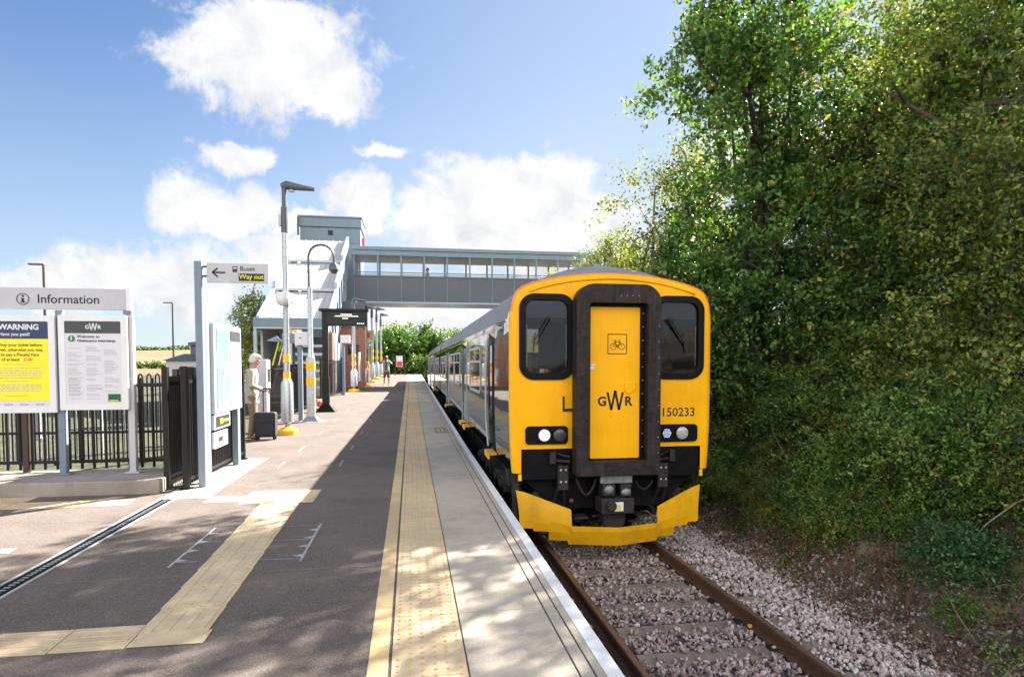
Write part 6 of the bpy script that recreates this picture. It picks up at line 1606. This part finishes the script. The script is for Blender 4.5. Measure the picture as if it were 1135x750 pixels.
def hand(q, wrist, d, side, curl=0.6, palm_n=(0, 0, -1)):
    """palm, four fingers of unequal length and a thumb off the side"""
    d = Vector(d).normalized(); n_ = Vector(palm_n); n_ = (n_-d*n_.dot(d)).normalized(); s = d.cross(n_)*side
    w = Vector(wrist)
    q.tube([w-d*.01, w+d*.03, w+d*.075, w+d*.09], [.024, .033, .036, .03], 10)
    for k, (off, ln) in enumerate(((-.028, .062), (-.010, .074), (.009, .070), (.027, .055))):
        b0 = w+d*.082+s*off; d2 = (d+n_*curl*.5).normalized(); d3 = (d+n_*curl*1.6).normalized()
        q.tube([b0-d*.02, b0+d2*ln*.45, b0+d2*ln*.45+d3*ln*.35, b0+d2*ln*.45+d3*ln*.6], [.0095, .009, .008, .0065], 8)
    t0 = w+d*.03-s*.03; q.tube([t0, t0+(d*.5-s*.7+n_*.3).normalized()*.035, t0+(d*.8-s*.4+n_*.5).normalized()*.062], [.012, .0105, .008], 8)
def head(q, c, yaw, pitch, r=0.105):
    """skull, jaw, nose, ears; local +y is forward"""
    h = MB()
    h.ball((0, -.01, .03), (.078, .098, .10), 20, 14); h.ball((0, .025, -.045), (.058, .068, .075), 16, 10)
    h.tube([(0, .088, .022), (0, .108, -.012), (0, .090, -.022)], [.010, .016, .010], 8)
    h.ball((0, .082, -.055), (.026, .014, .010), 10, 6); h.ball((0, .078, -.095), (.026, .02, .018), 10, 6)
    for sx in (-1, 1):
        h.ball((sx*.078, -.01, -.005), (.010, .02, .032), 8, 8); h.ball((sx*.033, .080, .028), (.020, .012, .010), 8, 6); h.ball((sx*.045, .062, -.02), (.026, .022, .024), 8, 6)
    Mx = Matrix.Translation(Vector(c)) @ Matrix.Rotation(yaw, 4, 'Z') @ Matrix.Rotation(-pitch, 4, 'X')
    q.add([Mx @ v for v in h.V], h.F); return Mx
def person(label, loc, rz, pose, cloth, voxel=0.010, scale=1.0, group=None, sit=False, hair='short'):
    """pose: elbows/wrists/knees/ankles per side in the body's own space (x right, y forward, z up, 1.75 m tall)"""
    root = thing('person', label, 'person', (0, 0, 0), group)
    lean = pose.get('lean', lambda z: 0.0)
    q = MB()
    tor = [(.84, .150, .105), (.93, .165, .118), (1.02, .150, .108), (1.12, .143, .100), (1.24, .160, .112), (1.34, .178, .112), (1.42, .135, .085), (1.47, .062, .06), (1.56, .052, .055)]
    q.loft(torso_rings(tor, lean), caps=True)
    for s in (-1, 1):
        sh = (s*.185, lean(1.40), 1.395); el, wr = pose['arm'][s]
        add_limb(q, [sh, el, wr], [.052, .040, .027])
        d = Vector(wr)-Vector(el); hand(q, wr, pose.get('hand', {}).get(s, d), s, pose.get('curl', .6), pose.get('palm', (0, 0, -1)))
        hip = (s*.09, lean(.9), .90); kn, an = pose['leg'][s]
        add_limb(q, [hip, kn, an], [.085, .058, .040])
        a = Vector(an); f = Vector(pose.get('toe', (0, 1, 0)))
        q.tube([a-f*.05+Vector((0, 0, -.045)), a+f*.06+Vector((0, 0, -.05)), a+f*.15+Vector((0, 0, -.062))], [.036, .040, .026], 10)
    hc = pose.get('head', (0, lean(1.6)+.02, 1.635))
    add_limb(q, [(0, lean(1.45), 1.45), (hc[0], hc[1]-.02, hc[2]-.06)], [.056, .050])
    Mx = head(q, hc, pose.get('yaw', 0), pose.get('pitch', 0))
    bd_ = smooth_union(q, 'body', cloth['skin'], root, voxel, 3)
    # eyes, mouth line
    e = MB()
    for sx in (-1, 1):
        b2 = MB(); b2.ball((sx*.032, .090, .018), (.011, .006, .006), 8, 6); e.add([Mx @ v for v in b2.V], b2.F)
    e.build('eyes', M_['ink'], root)
    # hair cap
    h = MB(); b2 = MB(); b2.ball((0, -.025, .045), (.090, .102, .098), 18, 12); b2.ball((0, -.06, -.01), (.083, .062, .075), 14, 10)
    if hair == 'full': b2.ball((0, .02, .10), (.075, .075, .05), 12, 8); b2.ball((.06, -.02, .01), (.034, .05, .07), 10, 8); b2.ball((-.06, -.02, .01), (.034, .05, .07), 10, 8)
    if hair == 'bald': b2 = MB(); b2.ball((0, -.045, .01), (.086, .075, .055), 14, 10)
    h.add([Mx @ v for v in b2.V], b2.F); smooth_union(h, 'hair', cloth['hair'], root, voxel*.8, 3)
    # jacket / shirt
    j = MB(); jz = cloth.get('hem', .80)
    jt = [(jz, .186, .142), (.93, .184, .138), (1.05, .166, .124), (1.14, .160, .118), (1.25, .175, .128), (1.345, .194, .126), (1.425, .145, .096), (1.465, .075, .072)]
    j.loft(torso_rings(jt, lean), caps=True)
    for s in (-1, 1):
        sh = (s*.182, lean(1.40), 1.39); el, wr = Vector(pose['arm'][s][0]), Vector(pose['arm'][s][1])
        end = el.lerp(wr, cloth.get('sleeve', .88))
        if cloth.get('sleeve', .88) < 0: end = Vector(sh).lerp(el, .75); add_limb(j, [sh, end], [.066, .060])
        else: add_limb(j, [sh, el, end], [.068, .056, .044])
    smooth_union(j, cloth.get('top_name', 'jacket'), cloth['top'], root, voxel, 4)
    if 'inner' in cloth:
        v = MB(); v.prism([(-.065, 1.43), (.065, 1.43), (.085, .86), (-.085, .86)], 'y', .118+lean(1.2), .142+lean(1.2)); smooth_union(v, 'shirt_front', cloth['inner'], root, voxel, 1)
    t = MB(); tr = [(.78, .155, .115), (.86, .168, .122), (.95, .172, .124), (1.02, .160, .115)]
    t.loft(torso_rings(tr, lean), caps=True)
    for s in (-1, 1):
        hip = Vector((s*.088, lean(.9), .88)); kn, an = Vector(pose['leg'][s][0]), Vector(pose['leg'][s][1])
        if cloth.get('shorts'): add_limb(t, [hip, hip.lerp(kn, .95)], [.105, .088])
        else: add_limb(t, [hip, kn, kn.lerp(an, .93)], [.102, .078, .066])
    smooth_union(t, 'shorts' if cloth.get('shorts') else 'trousers', cloth['bottom'], root, voxel, 4)
    f = Vector(pose.get('toe', (0, 1, 0)))
    for s in (-1, 1):
        a = Vector(pose['leg'][s][1]); b2 = MB()
        b2.tube([a-f*.075+Vector((0, 0, -.047)), a-f*.02+Vector((0, 0, -.035)), a+f*.08+Vector((0, 0, -.05)), a+f*.175+Vector((0, 0, -.065))], [.040, .048, .046, .028], 10)
        smooth_union(b2, 'shoe', cloth['shoe'], root, voxel, 3)
    root.location = loc; root.rotation_euler.z = rz; root.scale = (scale,)*3
    return root
C = dict(skin=M_['skin1'],
         whitehair=mat('white_hair', (0.55, 0.53, 0.49), 0.8, var=.12, scale=40), greyhair=mat('grey_hair', (0.4, 0.38, 0.35), 0.8, var=.15, scale=40), brownhair=mat('brown_hair', (0.04, 0.025, 0.018), .7),
         cream=mat('cream_jacket', (0.33, 0.30, 0.255), 0.85, var=.08, scale=12, bump=.15, bscale=40), beige=mat('beige_trousers', (0.17, 0.12, 0.082), .85, var=.08, scale=14),
         tan=mat('tan_shoe', (0.25, 0.12, 0.06), .5), khaki=mat('khaki_shorts', (0.075, 0.075, 0.045), .85, var=.1), teal=mat('teal_shirt', (0.02, 0.12, 0.17), .8), pale=mat('pale_shirt', (0.40, 0.34, 0.30), .85, var=.1),
         darkcloth=mat('dark_cloth', (0.02, 0.02, 0.025), .85), navycloth=mat('navy_cloth', (0.02, 0.03, 0.06), .85))
LEGS = {-1: ((-.10, .03, .50), (-.10, -.02, .09)), 1: ((.10, .03, .50), (.10, -.02, .09))}
person('traveller with white hair in a cream jacket and beige trousers looking down at a phone', (-3.34, 14.15, pz(14.15)), R(-82),
       dict(arm={-1: ((-.25, .01, 1.12), (-.11, .22, 1.00)), 1: ((.25, .01, 1.12), (.10, .23, 1.01))}, leg=LEGS, lean=lambda z: 0.05*max(0, z-1.1)**1.2, head=(0, .065, 1.63), pitch=.38, hand={-1: (.5, .6, .1), 1: (-.4, .7, .1)}, curl=.9),
       dict(skin=C['skin'], hair=C['whitehair'], top=C['cream'], bottom=C['beige'], shoe=C['tan'], hem=.74), voxel=.008, scale=1.02, hair='full')
ph = MB(); ph.box(-.035, .035, -.008, .008, -.07, .07)
o = ph.build('phone', M_['ink'], bevel=.004); o.location = (-3.035, 14.11, 1.07); o.rotation_euler = (R(-50), 0, R(-82)); tag(o, 'dark phone held by the traveller with white hair', 'phone')

sc_ = thing('suitcase', 'black wheeled suitcase with its long handle pulled up beside the traveller', 'suitcase', (-3.02, 13.95, pz(13.95)))
z = pz(13.95); x = -3.02; y = 13.95
q = MB(); q.prism(rrect(x-.21, x+.21, z+.06, z+.58, .05, 4), 'y', y-.12, y+.12); q.build('shell', C['darkcloth'], sc_, bevel=.03)
q = MB(); q.prism(rrect(x-.17, x+.17, z+.10, z+.36, .03, 3), 'y', y-.145, y-.121); q.build('front_pocket', C['darkcloth'], sc_, bevel=.015)
q = MB()
for sx in (-.07, .07): q.cyl((x+sx, y+.09, z+.56), (x+sx, y+.09, z+1.06), .014, n=8)
q.build('telescopic_handle', M_['iron'], sc_)
q = MB(); q.bar((x-.10, y+.09, z+1.07), (x+.10, y+.09, z+1.07), .03, .03); q.build('handle_grip', M_['ink'], sc_, bevel=.008)
for sx in (-.17, .17):
    q = MB(); q.cyl((x+sx-.015, y+.09, z+.04), (x+sx+.015, y+.09, z+.04), .04, n=14); q.box(x+sx-.02, x+sx+.02, y-.1, y-.06, z+.002, z+.06); q.build('wheel', M_['seal'], sc_)

person('man in khaki shorts and teal shirt raising a camera to his face down the platform', (-1.5, 40.6, pz(40.6)), R(178),
       dict(arm={-1: ((-.33, .10, 1.27), (-.07, .20, 1.55)), 1: ((.36, .10, 1.30), (.08, .20, 1.55))}, leg={-1: ((-.12, .02, .5), (-.14, -.02, .09)), 1: ((.12, .02, .5), (.14, -.02, .09))}, hand={-1: (.4, .1, .8), 1: (-.4, .1, .8)}, palm=(0, -1, 0)),
       dict(skin=C['skin'], hair=C['greyhair'], top=C['pale'], inner=C['teal'], bottom=C['khaki'], shoe=C['tan'], shorts=True, sleeve=-1, top_name='open_shirt'), voxel=.012, scale=1.05, hair='bald')
cm = MB(); cm.box(-.07, .07, -.04, .04, -.045, .045); cm.cyl((0, -.04, 0), (0, -.13, 0), .036, n=14); o = cm.build('photo_camera', M_['ink'], bevel=.008); o.location = (-1.5, 40.35, pz(40.6)+1.71); tag(o, 'black camera held up to the face of the man in shorts', 'camera')
STAND = dict(arm={-1: ((-.25, .0, 1.12), (-.24, .10, .87)), 1: ((.25, .0, 1.12), (.24, .10, .87))}, leg=LEGS)
person('worker in full orange high visibility suit by the banded pole', (-3.08, 36.4, pz(36.4)), R(-70), STAND,
       dict(skin=C['skin'], hair=C['brownhair'], top=M_['hivis'], bottom=M_['hivis'], shoe=C['darkcloth']), voxel=.014, group='workers on the platform')
person('worker in amber high visibility jacket between the far poles', (-2.86, 41.5, pz(41.5)), R(160), STAND,
       dict(skin=C['skin'], hair=C['brownhair'], top=M_['hivisy'], bottom=M_['hivisy'], shoe=C['darkcloth']), voxel=.014, group='workers on the platform')
person('person in dark top crossing the footbridge seen through a window bay', (1.12, 41.3, 6.05), R(100), STAND,
       dict(skin=C['skin'], hair=C['brownhair'], top=C['pale'], bottom=C['navycloth'], shoe=C['darkcloth']), voxel=.016)
SEAT = {-1: ((-.12, .42, .86), (-.12, .46, .42)), 1: ((.12, .42, .86), (.12, .46, .42))}
dv = person('train driver with a headset sitting behind the left windscreen', (1.70, 9.12, -.92+1.77-.82), R(180),
       dict(arm={-1: ((-.24, .12, 1.16), (-.16, .36, 1.22)), 1: ((.24, .12, 1.16), (.16, .36, 1.22))}, leg=SEAT),
       dict(skin=C['skin'], hair=C['brownhair'], top=C['navycloth'], bottom=C['darkcloth'], shoe=C['darkcloth']), voxel=.012)
hsx = MB(); hsx.tube([(.09*math.cos(math.pi*k/8), 0, .09*math.sin(math.pi*k/8)+.03) for k in range(9)], .008, 6); hsx.cyl((.085, 0, .01), (.10, 0, .01), .035); hsx.cyl((-.10, 0, .01), (-.085, 0, .01), .035)
o = hsx.build('headset', M_['ink']); o.location = (1.70, 9.10, -.92+1.77-.82+1.655); tag(o, 'black headset worn by the train driver', 'headset')
